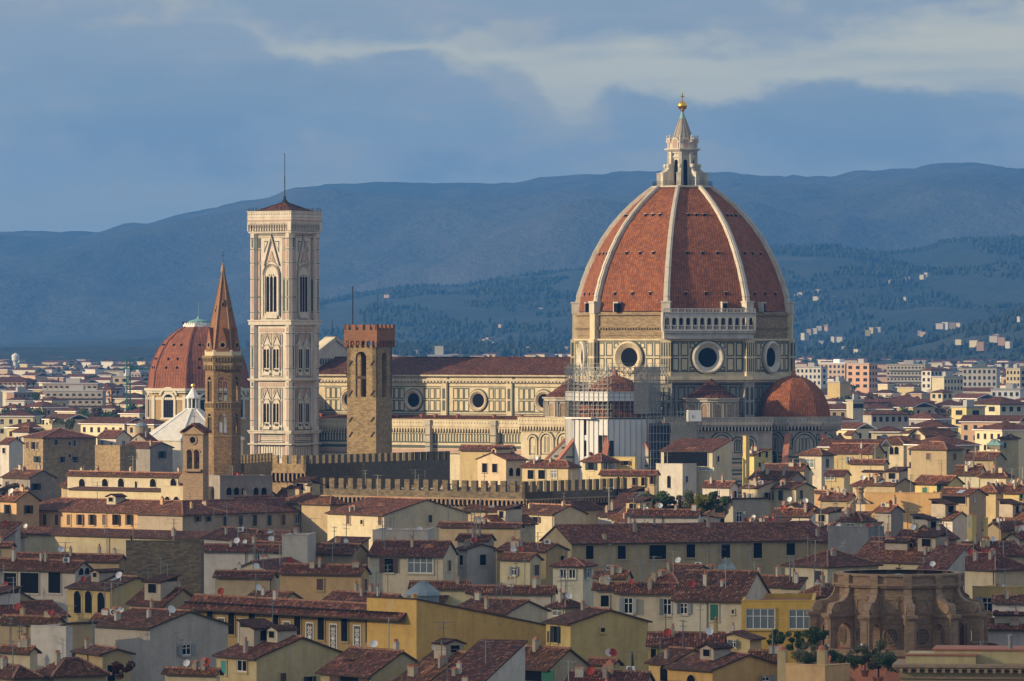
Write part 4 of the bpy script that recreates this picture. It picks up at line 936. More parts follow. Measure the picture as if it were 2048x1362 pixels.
def add_win(par,M,w,h,st,frm=(.38,.33,.25)):
    w=round(w,1); h=round(h,1); near=st!='-'
    o=link('window',cached(('w',w,h,st=='a'),lambda:m_win(w,h,st)),par,frm); o.matrix_local=M
    if st=='a': return o
    if st=='-': o2=link('pane',cached(('p',w,h,'d'),lambda:m_pane(w,h,'d')),o); return o
    if st in SH and st in 'bgkt' and st.islower():
        if rnd.random()<.45 or st=='t':       # closed
            for s in (-1,1): q=link('shutter',cached(('s',round(w/2,2),h),lambda:m_shut(w/2-.02,h)),o,SH[st]); q.location=(s*w/4,-.02,0)
            return o
    p=link('pane',cached(('p',w,h,st),lambda:m_pane(w,h,st)),o)
    if st in SH:
        for s in (-1,1):
            q=link('shutter',cached(('s',round(w/2,2),h),lambda:m_shut(w/2-.02,h)),o,SH[st]); a_=rnd.choice((0,0,0,.5,.9)); q.location=(s*(w*.51+w*.25*math.cos(a_)),-.14-w*.25*math.sin(a_),0); q.rotation_euler=(0,0,-s*a_)
    return o
def m_chim(v):
    mb=MB(); w,d,h=((.38,.3,1.5),(.6,.3,1.3),(.3,.3,1.9),(.9,.35,1.1))[v]
    mb.box(-w,w,-d,d,-1.6,h,None,0); mb.box(-w-.08,w+.08,-d-.08,d+.08,h,h+.1,None,0)
    if v in (0,1,3):
        for x in ((-w+.1,),(-w+.1,),(0,),(-w+.1,))[v]: pass
        n=max(1,int(w*2/.55))
        for i in range(n):
            x=-w+2*w*(i+.5)/n
            mb.slab([(x-.22,h+.1),(x+.22,h+.1),(x,h+.5)],-d,d,None,1,True)
    else: mb.lathe([(.22,h+.1),(.18,h+.6),(.3,h+.62),(.05,h+.8)],8,None,1)
    return mb.mesh('chimney',['stucco','terracotta'])
def m_dorm(v):
    mb=MB(); w,dd,hh=((1.1,1.3,1.0),(1.6,1.5,1.5),(.8,2.,.8))[v]
    mb.box(-w,w,-dd,dd,-2,hh,None,0)
    if v==1: slabq(mb,[(-w-.3,-dd-.3,hh),(w+.3,-dd-.3,hh),(w+.3,dd+.3,hh+.9),(-w-.3,dd+.3,hh+.9)],.15,1,1); mb.box(-w,w,dd-.1,dd,hh,hh+.8,None,0)
    else:
        slabq(mb,[(-w-.25,dd+.2,hh),(-w-.25,-dd-.25,hh),(0,-dd-.25,hh+w*.45),(0,dd+.2,hh+w*.45)],.15,1,1); slabq(mb,[(w+.25,-dd-.25,hh),(w+.25,dd+.2,hh),(0,dd+.2,hh+w*.45),(0,-dd-.25,hh+w*.45)],.15,1,1); mb.slab([(-w,hh),(w,hh),(0,hh+w*.42)],-dd,dd,None,0,True)
    mb.box(-w*.5,w*.5,-dd-.03,-dd,.05,hh*.8,None,2); mb.frame(-w*.5-.1,w*.5+.1,-.05,hh*.8+.1,.1,.08,T((0,-dd,0)),0)
    return mb.mesh('dormer',['stucco','roof_tiles','dark_opening'])
def m_aer(v):
    mb=MB(); h=(3.2,2.4,4.0)[v]; mb.bar((0,0,-.5),(0,0,h),.045)
    for z,l in ((h-.1,1.1),(h-.7,.7)):
        mb.bar((-l,0,z),(l,0,z),.022)
        for i in range(6): x=-l+2*l*i/5; mb.bar((x,-.25,z),(x,.25,z),.016)
    return mb.mesh('tv_aerial',['steel'])
def m_dish():
    mb=MB(); mb.lathe([(.01,0),(.25,.04),(.43,.13),(.5,.2)],14,T((0,-.25,.7))@Matrix.Rotation(R(62),4,'X')); mb.bar((0,0,-.6),(0,0,.7),.04); mb.bar((0,-.1,.55),(0,-.85,.95),.02); mb.box(-.06,.06,-.9,-.8,.9,1.02)
    return mb.mesh('satellite_dish',['painted'])
def m_ac():
    mb=MB(); mb.box(-.45,.45,-.32,0,0,.7,None,0); mb.slab([(-.08+.27*math.cos(R(a)),.35+.27*math.sin(R(a))) for a in range(0,360,30)],-.34,-.3,None,1); mb.ring(-.08,.35,.08,.12,.36,.36,None,0,8)
    return mb.mesh('air_conditioner',['white_paint','grey_void'])
def slabq(mb,p,th=.2,mt=0,mb_=1):      # roof plane given counter-clockwise from above
    n=len(p); q=[(a,b,c-th) for a,b,c in p]; mb.poly(p,mt); mb.poly(q[::-1],mb_)
    for i in range(n): j=(i+1)%n; mb.poly([q[i],q[j],p[j],p[i]],mb_)
HS=[]; STATS={}
PRI=[]
def house(xl,xc,xr,ye,yr,yb,psi,kind,col,label,L=(),Rw=(),auto=None,mat='stucco',Y=None,wl=None,wr=None,roofc=None,chim=None,aer=None,name='house',cat='house',group=None,eav=.5,loggia=None,protect=True,frm=None,fast=False,basez=None,minp=.27,dorm=.3):
    if auto is None and not L and not Rw and mat=='stucco' and kind!='f' and protect and not loggia: auto='*'
    Y0=Y or Yof(ye); Ze=za(ye,Y0); C,a,b=corner(xl,xc,xr,Y0,psi); base=gz(Y0)-1 if basez is None else basez
    wl=wl or (a if xc-xl>3 else 9.); got=xr-xc>3
    cs=math.cos(R(psi)); half=2. if kind in 'xh' else 1.
    if wr is None:
        if got: wr=b
        elif kind in 'xh': 
            A=(ye-yr)*Y0/F; B=(yr-690)/(2*F)*cs; wr=min(26,max(5.,A/(B+.17)))
        elif kind=='s': A=(ye-yr)*Y0/F; B=(yr-690)/F*cs; wr=min(18,max(3.,A/(B+.3)))
        else: wr=10.
    yd=wr/2 if kind in 'xhy' else wr
    sn=math.sin(R(psi))
    if kind=='f': rise=0
    elif kind=='b': rise=-(za(yr,Y0+wr*cs)-Ze) ; rise=-abs(rise)
    else:
        if kind=='y': Yr_=Y0+wl/2*sn+(wr*.3)*cs if got else Y0+wl/2*sn
        elif kind in 'SZ': Yr_=Y0+(wl*sn if kind=='S' else 0)
        else:
            if kind=='h': yd=min(wl,wr)/2
            Yr_=Y0+yd*cs+ (wl*.5*sn if kind!='h' else yd*sn)
        rise=za(yr,Yr_)-Ze; sp=(wl/2 if kind=='y' else (wl if kind in 'SZ' else yd)); rise=max(min(rise,sp*.62),sp*minp)
    h=Ze-base; near_ann=(Y0<1150 and not L and not Rw and mat=='stucco' and kind!='f'); vis_h=(yb-ye)*Y0/F; ann=.45
    r=thing(name,label,cat,(C.x,Y0,base),-psi,group)
    # walls
    mb=MB(); mb.box(-wl,0,0,wr,0,h,None,0,False)
    tw=.02
    if kind=='x':
        for x in (-wl,0): 
            p=[(x,0,h),(x,wr,h),(x,wr/2,h+rise)]; mb.poly(p if x==0 else p[::-1])
    if kind=='y':
        for y in (0,wr):
            p=[(-wl,y,h),(0,y,h),(-wl/2,y,h+rise)]; mb.poly(p if y==0 else p[::-1])
    if kind=='s':
        for x in (-wl,0): mb.poly([(x,0,h),(x,wr,h),(x,wr,h+rise)])
        mb.poly([(0,wr,h),(-wl,wr,h),(-wl,wr,h+rise),(0,wr,h+rise)])
    if kind=='b': # high front, falling to the back: cut the body
        mb=MB(); mb.prism([(-wl,0),(0,0),(0,wr),(-wl,wr)],0,h+rise,None,0,False)
        for x in (-wl,0): mb.poly([(x,0,h+rise),(x,wr,h+rise),(x,0,h)])
        mb.poly([(-wl,0,h+rise),(0,0,h+rise),(0,0,h),(-wl,0,h)])
    if kind in 'SZ':
        xs_=(-wl,0) if kind=='S' else (0,-wl)
        for y in (0,wr): mb.poly([(-wl,y,h),(0,y,h),(xs_[0],y,h+rise)])
        mb.poly([(xs_[0],0,h),(xs_[0],wr,h),(xs_[0],wr,h+rise),(xs_[0],0,h+rise)])
    if kind=='f':
        mb.box(-wl,-wl+.3,0,wr,h,h+.7); mb.box(-.3,0,0,wr,h,h+.7); mb.box(-wl+.3,-.3,0,.3,h,h+.7); mb.box(-wl+.3,-.3,wr-.3,wr,h,h+.7)
        mb.box(-wl-.06,.06,-.06,.36,h+.7,h+.8); mb.box(-.36,.06,.36,wr,h+.7,h+.8)
    w_=mb.build('wall',mat,r,col)
    if near_ann and wl>6.5 and vis_h>1.5 and rnd.random()<ann:
        aw=wl*rnd.uniform(.3,.5); ax=rnd.choice((-wl+aw+.3,-.2,-wl*.35)); ad=rnd.uniform(2,3.5); ah=h-rnd.uniform(2.2,3.4)
        mb=MB(); mb.box(ax-aw,ax,-ad,0,0,ah,None,0,False)
        for x in (ax-aw,ax): mb.poly([(x,-ad,ah),(x,0,ah),(x,0,ah+ad*.32)])
        slabq(mb,[(ax-aw-.2,-ad-.4,ah-.1),(ax+.2,-ad-.4,ah-.1),(ax+.2,0,ah+ad*.32+.1),(ax-aw-.2,0,ah+ad*.32+.1)],.18,1,2)
        an=mb.build('annex',['stucco','roof_tiles','timber'],r,tuple(q*rnd.uniform(.85,1.08) for q in col))
        add_win(an,T((ax-aw*.5,-ad-.003,ah-1.9)),rnd.choice((.8,1.,1.4)),1.1,rnd.choice('-wybk'),tuple(min(.6,q*.8) for q in col))
    # roof
    e=eav; mb=MB(); rf=None; zf=lambda x,y:h
    if kind!='f':
        H_=h+.12
        if kind=='x':
            sl=rise/(wr/2); g_=e*.5
            slabq(mb,[(-wl-g_,-e,H_-e*sl),(g_,-e,H_-e*sl),(g_,wr/2,H_+rise),(-wl-g_,wr/2,H_+rise)]); slabq(mb,[(g_,wr+e,H_-e*sl),(-wl-g_,wr+e,H_-e*sl),(-wl-g_,wr/2,H_+rise),(g_,wr/2,H_+rise)])
            mb.m=2; mb.bar((-wl-g_,wr/2,H_+rise+.02),(g_,wr/2,H_+rise+.02),.12); zf=lambda x,y:H_+rise-abs(y-wr/2)*sl
        elif kind=='y':
            sl=rise/(wl/2); g_=e*.5
            slabq(mb,[(-wl-e,wr+g_,H_-e*sl),(-wl-e,-g_,H_-e*sl),(-wl/2,-g_,H_+rise),(-wl/2,wr+g_,H_+rise)]); slabq(mb,[(e,-g_,H_-e*sl),(e,wr+g_,H_-e*sl),(-wl/2,wr+g_,H_+rise),(-wl/2,-g_,H_+rise)])
            mb.m=2; mb.bar((-wl/2,-g_,H_+rise+.02),(-wl/2,wr+g_,H_+rise+.02),.12); zf=lambda x,y:H_+rise-abs(x+wl/2)*sl
        elif kind=='h':
            m_=min(wl,wr)/2; sl=rise/m_; E=H_-e*sl; A,B,C_,D=(-wl-e,-e,E),(e,-e,E),(e,wr+e,E),(-wl-e,wr+e,E)
            if wl>=wr: P,Q=(-wl+m_,wr/2,H_+rise),(-m_,wr/2,H_+rise); fs=[[A,B,Q,P],[B,C_,Q],[C_,D,P,Q],[D,A,P]]; hp=[(A,P),(D,P),(B,Q),(C_,Q),(P,Q)]
            else: P,Q=(-wl/2,m_,H_+rise),(-wl/2,wr-m_,H_+rise); fs=[[A,B,P],[B,C_,Q,P],[C_,D,Q],[D,A,P,Q]]; hp=[(A,P),(B,P),(C_,Q),(D,Q),(P,Q)]
            for f in fs: slabq(mb,f)
            mb.m=2
            for a_,b_ in hp:
                if (Vector(a_)-Vector(b_)).length>.2: mb.bar(a_,b_,.11)
            zf=lambda x,y:H_+min(x+wl,-x,y,wr-y)*sl
        elif kind=='s':
            sl=rise/wr; slabq(mb,[(-wl-e*.5,-e,H_-e*sl),(e*.5,-e,H_-e*sl),(e*.5,wr+.2,H_+rise),(-wl-e*.5,wr+.2,H_+rise)]); zf=lambda x,y:H_+y*sl
        elif kind=='b':
            sl=rise/wr; slabq(mb,[(-wl-.1,-.15,H_),(.15,-.15,H_),(.15,wr+e,H_+rise+e*sl),(-wl-.1,wr+e,H_+rise+e*sl)]); zf=lambda x,y:H_+y*sl
        else:
            sl=rise/wl; s_=1 if kind=='S' else -1; za_,zb_=(H_+rise,H_) if kind=='S' else (H_,H_+rise)
            slabq(mb,[(-wl-.3,-e*.6,za_),(.3,-e*.6,zb_),(.3,wr+.3,zb_),(-wl-.3,wr+.3,za_)]); zf=lambda x,y:(H_+(-x)*sl if kind=='S' else H_+(x+wl)*sl)
        v=rnd.uniform(.75,1.3); rf=mb.build('roof',['roof_tiles','timber','ridge_tiles'],r,roofc or (v,v*rnd.uniform(.92,1.12),v*rnd.uniform(.85,1.2)))
    else:
        mb.box(-wl+.3,-.3,.3,wr-.3,h,h+.05); rf=mb.build('roof','terracotta',r)
    # openings
    fr=frm or tuple(min(.6,q*.8+.02) for q in (col if mat=='stucco' else (.4,.34,.26)))
    for (px,y0,y1,wpx,st) in L:
        k=(px-1024)/F; u=(k*Y0-C.x)/(cs+k*sn); Yp=Y0-u*sn; hh=(y1-y0)*Yp/F
        if -wl<u<0: add_win(r,T((u,-.003,za(y1,Yp)-base)),max(.3,wpx*Yp/F/cs),hh,st,fr)
    for (px,y0,y1,wpx,st) in Rw:
        k=(px-1024)/F; u=(k*Y0-C.x)/(sn-k*cs); Yp=Y0+u*cs; hh=(y1-y0)*Yp/F
        if 0<u<wr: add_win(r,T((.003,u,za(y1,Yp)-base))@rz(90),max(.3,wpx*Yp/F/max(.3,sn)),hh,st,fr)
    if auto:
        vis=(yb-ye)*Y0/F
        for face,w in (('L',wl),('R',wr)):
            if face=='L' and (L or xc-xl<8): continue
            if face=='R' and (Rw or not got or xr-xc<9): continue
            n=int(w/(2.9 if Y0<1500 else 3.6)); rows=min(3,int((vis+.8)/3.1))
            if n<1 or rows<1: 
                if vis>1.6 and w>2.2: n,rows=1,1
                else: continue
            for j in range(rows):
                for i in range(n):
                    if rnd.random()<.16: continue
                    u=w*(i+.5)/n+rnd.uniform(-.2,.2); z=h-1.0-j*3.1-1.5; ww=rnd.choice((.9,1.,1.1)); hh=rnd.choice((1.3,1.5,1.6))
                    add_win(r,T((-wl+u,-.003,z)) if face=='L' else T((.003,u,z))@rz(90),ww,hh,auto if auto!='*' else rnd.choice('bbky-w'),fr)
    if L and not Rw and got and mat=='stucco' and xr-xc>22:
        for _ in range(rnd.choice((0,1,1,2))):
            add_win(r,T((.003,wr*rnd.uniform(.25,.75),h-rnd.uniform(2.,3.6)))@rz(90),rnd.choice((.5,.8,.9)),rnd.choice((.7,1.2)),rnd.choice('-bk'),fr)
    # roof clutter
    near=Y0<1150
    if rf and kind in 'xhy' and near and rnd.random()<dorm and wl>5 and wr>5:
        for _ in range(rnd.choice((1,1,2))):
            x,y=rnd.uniform(-wl*.8,-wl*.2),wr*rnd.uniform(.25,.5); v=rnd.randrange(3); o=link('dormer',cached(('dm',v),lambda:m_dorm(v)),rf,rnd.choice((col,(.5,.45,.34),(.42,.36,.28)))); o.location=(x,y,zf(x,y)); o.rotation_euler=(0,0,0 if rnd.random()<.7 else PI/2)
    nc=chim if chim is not None else (rnd.choice((1,2,2,3,3,4)) if near else rnd.choice((0,0,1)))
    def spot():
        for _ in range(9):
            x,y=rnd.uniform(-wl+.8,-.8) if wl>2 else -wl/2,rnd.uniform(.6,wr*.62)
            return x,y,zf(x,y)
    for _ in range(nc):
        x,y,z=spot(); v=rnd.choice((0,0,1,2,3)); o=link('chimney',cached(('c',v),lambda:m_chim(v)),rf,rnd.choice(((.42,.36,.26),(.35,.30,.24),col,(.5,.46,.38)))); o.location=(x,y,z-.1); o.rotation_euler=(0,0,rnd.choice((0,PI/2)))
        s_=rnd.uniform(.5,.8); o.scale=(s_,s_,s_)
    na=aer if aer is not None else (rnd.choice((1,2,3,4)) if Y0<900 else rnd.choice((1,1,2)) if near else 0)
    for _ in range(na):
        x,y,z=spot()
        if rnd.random()<.72: v=rnd.choice((0,1,2)); o=link('tv_aerial',cached(('a',v),lambda:m_aer(v)),rf); o.rotation_euler=(0,0,rnd.uniform(0,3))
        else: o=link('satellite_dish',cached('d',m_dish),rf,rnd.choice(((.65,.65,.64),(.65,.65,.64),(.30,.04,.03)))); o.rotation_euler=(0,0,R(psi)+rnd.uniform(-.8,.8)); o.scale=(rnd.uniform(.75,1.05),)*3
        o.location=(x,y,z)
    if rf and near and kind in 'xsh' and wl>5 and wr>4:
        for nm,mt,pr_ in (('tile_patch','roof_tiles',.55),('tile_patch','roof_tiles',.4),('skylight','sky_panel',.2)):
            if rnd.random()<pr_:
                w2,d2=(rnd.uniform(1.2,3.2),rnd.uniform(.8,2.)) if nm!='skylight' else (rnd.uniform(.8,1.6),rnd.uniform(.7,1.2))
                x=rnd.uniform(-wl+1,-1-w2) if wl>w2+2.5 else -wl/2; y=rnd.uniform(.3,max(.4,wr/2-d2-.3))
                if kind=='h' and min(x+wl,-x-w2)<y+d2+.2: continue
                o_=.07 if nm=='skylight' else .035; mb=MB(); slabq(mb,[(x,y,zf(x,y)+o_),(x+w2,y,zf(x,y)+o_),(x+w2,y+d2,zf(x,y+d2)+o_),(x,y+d2,zf(x,y+d2)+o_)],.05,0,0)
                q=rnd.uniform(.6,1.9); mb.build(nm,mt,rf,(q,q*rnd.uniform(.95,1.2),q*rnd.uniform(.9,1.3)))
    if near and rnd.random()<.22 and chim is None:
        x,y,z=spot(); o=link('air_conditioner',cached('ac',m_ac),rf); o.location=(x,y,z+.05); o.rotation_euler=(0,0,R(psi))
    if near and wl>6 and rnd.random()<.5 and kind in 'xhs':
        mb=MB(); x=-rnd.choice((.25,wl*.5)); mb.tube((x,-.12,0),(x,-.12,h-.1),.06,5); mb.build('downpipe','iron',r)
    if protect: PRI.append((min(xl,xc)-1,max(xr,xc)+1,min(ye,yr)-1,yb,Y0+(wl*sn if xc-xl>3 else 0)))
    HS.append((xl,max(xr,xc),ye,Y0,label)); return r,(wl,wr,h,rise,base,zf,rf)
CR=(.56,.48,.33); YE=(.55,.42,.20); OC=(.47,.33,.16); OR=(.56,.37,.20); GR=(.27,.245,.22); WH=(.60,.56,.49); TN=(.42,.33,.20); LG=(.48,.44,.38); PY=(.57,.49,.31); ST=(.4,.3,.18)
H_=house
# ---- band just below the cathedral and around the palace
H_(47,86,192,875,857,925,66,'h',ST,'square stone villa with a hipped roof, one side golden and the other dark',L=[(55,884,897,6,'b'),(67,884,898,5,'b'),(75,884,898,5,'b'),(75,912,925,8,'k')],Rw=[(112,880,890,7,'k'),(139,883,891,5,'k'),(149,880,892,5,'k'),(139,908,915,5,'k'),(150,913,925,6,'k'),(124,913,925,5,'k')],mat='rubble_gold',chim=0)
H_(27,57,76,862,847,885,40,'h',WH,'small cream block with a hipped roof behind the square stone villa',L=[(38,872,882,10,'w')])
H_(74,104,130,855,848,872,40,'f',PY,'pale flat-topped penthouse rising behind the square stone villa')
H_(0,18,46,886,876,915,48,'x',WH,'pale gabled house beside the square stone villa at the edge of the picture')
H_(190,240,272,898,890,930,50,'f',ST,'roofless block of golden rubble stone between the stone villa and the long church roof',mat='rubble_gold',chim=0,aer=0)
H_(195,232,262,874,860,895,45,'x',WH,'cream house with a red roof between the stone villa and the white pyramid roof',auto='w')
H_(262,292,312,880,868,900,50,'y',GR,'grey gabled house below the white pyramid roof',chim=2)
H_(243,300,345,895,884,915,50,'x',GR,'dark grey gabled house with twin chimneys in front of the white pyramid roof',chim=2)
H_(5,60,110,955,940,985,52,'x',GR,'grey gable-ended house with a red roof above the orange range',auto='k')
H_(0,33,78,1000,968,1058,50,'x',OR,'tall orange end house with a wide tiled roof at the picture edge',auto='k',Y=955)
H_(135,356,366,952,926,984,38,'x',(.56,.49,.35),'long cream church nave with deep arched window recesses and a big tiled roof',L=[(164,957,974,12,'a'),(210,957,973,12,'a'),(242,956,974,12,'a'),(306,957,974,12,'a'),(347,957,975,12,'a'),(272,962,976,4,'a')],Y=1010,chim=0,aer=0,frm=(.5,.42,.28))
H_(137,325,330,982,976,1003,38,'s',(.58,.50,.33),'lean-to side aisle running under the long church nave',Y=985,wr=3,chim=0,aer=0,minp=.1)
H_(322,410,440,982,980,1004,40,'f',CR,'church terrace with low piers over a row of arched openings',L=[(335,993,1004,12,'a'),(353,993,1004,12,'a'),(373,993,1004,12,'a'),(393,993,1004,12,'a')],Y=972,chim=0,aer=0)
H_(418,440,545,960,948,1002,74,'f',GR,'weathered grey block with dark arches beside the bell gable',Rw=[(458,975,990,9,'a'),(473,975,990,9,'a'),(488,975,990,9,'a'),(512,975,990,9,'a'),(528,975,990,9,'a')],Y=968,chim=1)
H_(35,364,368,1027,1003,1057,40,'h',OR,'very long orange building with a row of tall dark windows under a tiled roof',L=[(x,1029,1050,7.5,'b') for x in (66,90,114,138,161,185,209,234,259,290,338)]+[(41,1028,1040,4,'-')],wr=11,Y=938,chim=2)
H_(364,365,655,1029,1003,1055,40,'h',(.36,.30,.23),'long grey-brown wing joined to the orange building, with a few small windows',Rw=[(395,1032,1043,5,'b'),(416,1032,1043,5,'b'),(450,1033,1053,8,'k'),(481,1032,1053,8,'k'),(509,1030,1052,8,'k'),(538,1030,1051,8,'k'),(566,1029,1050,8,'b'),(594,1027,1048,8,'w'),(622,1026,1047,8,'w')],wl=11,Y=937.5,chim=1)
H_(15,430,436,1078,1070,1095,38,'s',(.55,.47,.30),'long cream building with a heavy cornice half hidden below the orange range',Y=880,wr=3.5,auto=None,chim=2,aer=3)
H_(545,660,800,1008,975,1012,45,'h',TN,'large hipped tiled roof behind the cream house with grey gable',Y=955,chim=1)
H_(655,768,936,1030,1004,1090,52,'x',(.58,.50,.34),'tall cream house with a broad weathered grey gable wall',L=[(697,1030,1048,8,'b'),(724,1040,1048,5,'-'),(761,1030,1050,8,'b')],Rw=[(860,1030,1045,7,'k')],chim=2)
H_(822,866,872,985,979,1004,20,'f',WH,'white rooftop room with clay pots in front of the crenellated arcade wall',Y=962,chim=1)
H_(878,1040,1045,1052,1027,1068,20,'x',TN,'low dark tiled roof between the grey gable and the loggia tower house')
H_(955,991,1071,1048,1032,1092,64,'y',(.52,.45,.28),'square belvedere house with one big square window and a tiled roof',L=[(961,1050,1060,5,'b'),(981,1051,1063,5,'b')],Rw=[(1021,1052,1076,40,'W')],chim=0,aer=1)
H_(1030,1108,1172,1028,1010,1050,52,'x',(.55,.48,.33),'cream house with a narrow grey gable left of the arched terrace roofs',L=[(1072,1034,1045,9,'b')])
H_(920,1022,1030,899,891,918,20,'x',(.62,.48,.24),'yellow house with a low red roof against the cathedral nave',auto='-')
H_(955,1012,1052,919,906,965,52,'y',(.60,.47,.30),'peach open loggia house with columns near the cathedral nave',L=[(970,927,945,10,'-'),(990,927,945,10,'-')],Rw=[(1022,935,952,8,'a'),(1036,935,952,8,'a')],chim=0)
H_(1044,1136,1157,933,915,966,36,'h',(.58,.46,.28),'hip-roofed house with a planted verandah below the nave',L=[(1062,940,958,12,'-'),(1084,940,958,14,'-'),(1108,940,956,12,'W')])
H_(1165,1202,1234,922,908,966,45,'h',(.60,.50,.30),'square cream lookout house with a pyramid roof below the scaffolding',L=[(1183,923,940,11,'k')],Rw=[(1211,924,940,7,'w'),(1222,924,940,6,'y')],chim=0)
H_(1205,1270,1276,921,916,935,20,'f',(.64,.50,.22),'small flat yellow penthouse under the white scaffold sheets',L=[(1252,922,930,10,'b')],chim=0,aer=0)
H_(1200,1312,1318,948,928,970,20,'x',(.56,.45,.25),'long low ochre house with small windows between the lookout and the white block',L=[(1237,953,963,5,'a'),(1248,953,963,5,'a'),(1269,955,971,5,'b'),(1287,954,971,5,'b'),(1304,953,968,5,'b')],chim=0)
H_(1322,1425,1464,902,897,965,30,'s',(.62,.55,.38),'tall cream house with a wide dark top-floor loggia full of plants',L=[(1372,904,932,86,'-'),(1412,935,941,30,'W')],chim=0,aer=0,Y=1110)
H_(1312,1365,1393,935,933,1000,38,'f',(.58,.54,.47),'plain white block with one round-headed window',L=[(1338,951,976,7,'a')],Rw=[(1373,953,965,4,'-')],chim=0)
H_(1485,1508,1542,910,900,948,52,'s',(.66,.55,.22),'bright yellow tower house with a tall flue and small windows',Rw=[(1519,904,914,5,'-'),(1533,903,915,5,'-'),(1519,925,934,5,'-')],chim=3)
H_(1486,1492,1499,879,878,905,45,'f',(.68,.50,.18),'tall yellow chimney stack rising over the yellow tower house',Y=1112,chim=0,aer=0)
H_(1598,1643,1668,909,898,955,40,'h',(.60,.54,.42),'white hip-roofed house with a big mullioned window before the apse',L=[(1620,918,935,16,'W')],Rw=[(1654,918,935,7,'b')],chim=0)
H_(1522,1608,1618,938,924,945,25,'x',TN,'dark brown roofed house with an onion-topped flue before the apse')
H_(1500,1582,1608,957,942,965,40,'x',GR,'grey gabled house below the yellow tower house')
H_(1543,1592,1629,976,965,1013,48,'x',(.50,.42,.26),'house with one pale wall and one ochre gable wall',L=[(1546,982,1000,5,'b'),(1562,980,1001,9,'k')],Rw=[(1602,980,998,6,'k')])
H_(1630,1668,1672,985,973,1010,70,'x',(.45,.27,.14),'terracotta-coloured gable-ended house next to the ochre gable house',Rw=[(1650,980,992,4,'b')])
H_(1405,1462,1476,972,955,990,35,'x',WH,'white-walled house under a red roof right of the white block',auto='-')
H_(1484,1518,1545,975,962,1000,45,'s',CR,'small cream house with a white flue among the roofs')
H_(1449,1466,1537,1012,997,1046,66,'Z',(.36,.33,.27),'grey shed-roofed house with a blue-framed tall window',Rw=[(1478,1022,1044,12,'y')],Y=890)
H_(1545,1622,1634,1030,1014,1040,24,'x',WH,'long white house with two air conditioners under its eaves')
H_(1255,1396,1402,1030,1014,1042,14,'x',WH,'low tiled roof with a row of white-framed attic windows below the roof garden',auto='w',Y=870)
H_(1375,1395,1460,1028,1015,1056,66,'b',LG,'grey-white party wall with a stepped top under the planted roof garden',chim=0)
H_(1100,1143,1624,1086,1050,1142,69,'y',(.46,.36,.20),'very wide tan palazzo with seven big shuttered windows under one long roof',Rw=[(1179,1091,1118,16,'-'),(1243,1091,1118,16,'-'),(1315,1090,1118,34,'-'),(1381,1088,1115,18,'-'),(1451,1088,1118,18,'-'),(1515,1086,1116,18,'-'),(1581,1086,1110,17,'-')],chim=6,aer=2,wl=13,Y=832)
H_(1570,1655,1757,1132,1103,1192,48,'h',(.56,.50,.34),'cream house under a broad hipped roof left of the stone rotunda',L=[(1637,1142,1165,14,'k')],chim=2)
H_(1682,1723,1746,1040,1026,1064,35,'h',(.58,.53,.38),'small white rooftop tower with a shuttered double window above a grey terrace',L=[(1701,1047,1061,16,'y')],chim=1,Y=842)
H_(1656,1737,1768,1064,1062,1085,35,'f',(.22,.22,.22),'dark grey roof terrace wall carrying the small white tower',Y=832,chim=0)
H_(1700,1900,1985,1126,1088,1150,40,'x',CR,'big dark tiled roof spreading behind the stone rotunda',chim=4)
H_(1885,1990,2060,1138,1108,1150,50,'h',CR,'hip-roofed house behind the yellow house near the picture edge')
H_(1770,1807,1823,887,877,936,30,'h',(.62,.53,.36),'stone belvedere tower with a pair of trellised arches and a pyramid roof',L=[(1783,893,909,8,'a'),(1793,893,909,8,'a')],chim=0,aer=0)
H_(1828,1896,1926,967,952,992,42,'x',(.66,.52,.22),'yellow house with dark green shutters and a brown roof',L=[(1850,975,988,9,'g'),(1879,970,988,9,'g')],chim=0)
H_(1873,1938,1972,990,977,1014,44,'x',(.40,.31,.20),'brown gabled house with a dark planted loggia below the green-shuttered yellow house',L=[(1905,993,1007,50,'-')],Rw=[(1949,994,1004,4,'w')],chim=1)
H_(1730,1880,1884,994,993,1010,10,'f',(.68,.42,.18),'long low orange parapet wall with clay chimney pots',chim=2,Y=962)
H_(2007,2046,2062,984,965,1012,30,'x',(.64,.50,.24),'yellow house with green shutters at the picture edge',L=[(2044,986,1002,5,'g')])
H_(1960,2012,2024,952,932,960,30,'h',PY,'cream house under a steep pyramid roof with striped new tiles')
H_(1908,1958,1972,948,932,960,20,'x',(.64,.60,.45),'long pale house with a red satellite dish and tiled roof',auto='w')
H_(1650,1688,1700,950,941,962,20,'x',(.64,.50,.26),'small yellow rooftop room with one wide window and an air conditioner',L=[(1661,952,960,17,'W')],chim=0)
H_(1855,1905,1940,1038,1024,1050,40,'x',WH,'white house with a slanting side wall and pinkish roof',L=[(1880,1036,1048,10,'w')])
H_(1934,1944,1953,1040,1038,1092,45,'f',(.68,.52,.18),'tall yellow octagonal-topped chimney tower among the roofs',chim=1,aer=0,Y=845)
H_(1967,1972,1976,1045,1043,1085,45,'f',(.68,.52,.18),'slender yellow flue standing beside the yellow chimney tower',chim=0,aer=0,Y=846)
H_(1905,1945,2047,1110,1083,1118,62,'y',CR,'cream house with a long slanting tiled roof above the rotunda')
H_(1795,1845,1862,1075,1057,1090,30,'x',YE,'small yellow walled house under a wide roof right of the grey terrace')
H_(1750,1782,1806,1022,1008,1040,52,'x',GR,'blue-grey gabled house with peeling plaster below the orange parapet')
H_(1640,1700,1712,998,984,1006,25,'x',TN,'brown roofed house left of the carved stone finial')
H_(1733,1790,1830,970,957,985,40,'x',TN,'low brown gabled roof left of the green-shuttered yellow house')
H_(1655,1745,1768,905,885,925,30,'x',(.50,.40,.2),'dark roofed house with a round yellow wall just right of the apse',chim=1)
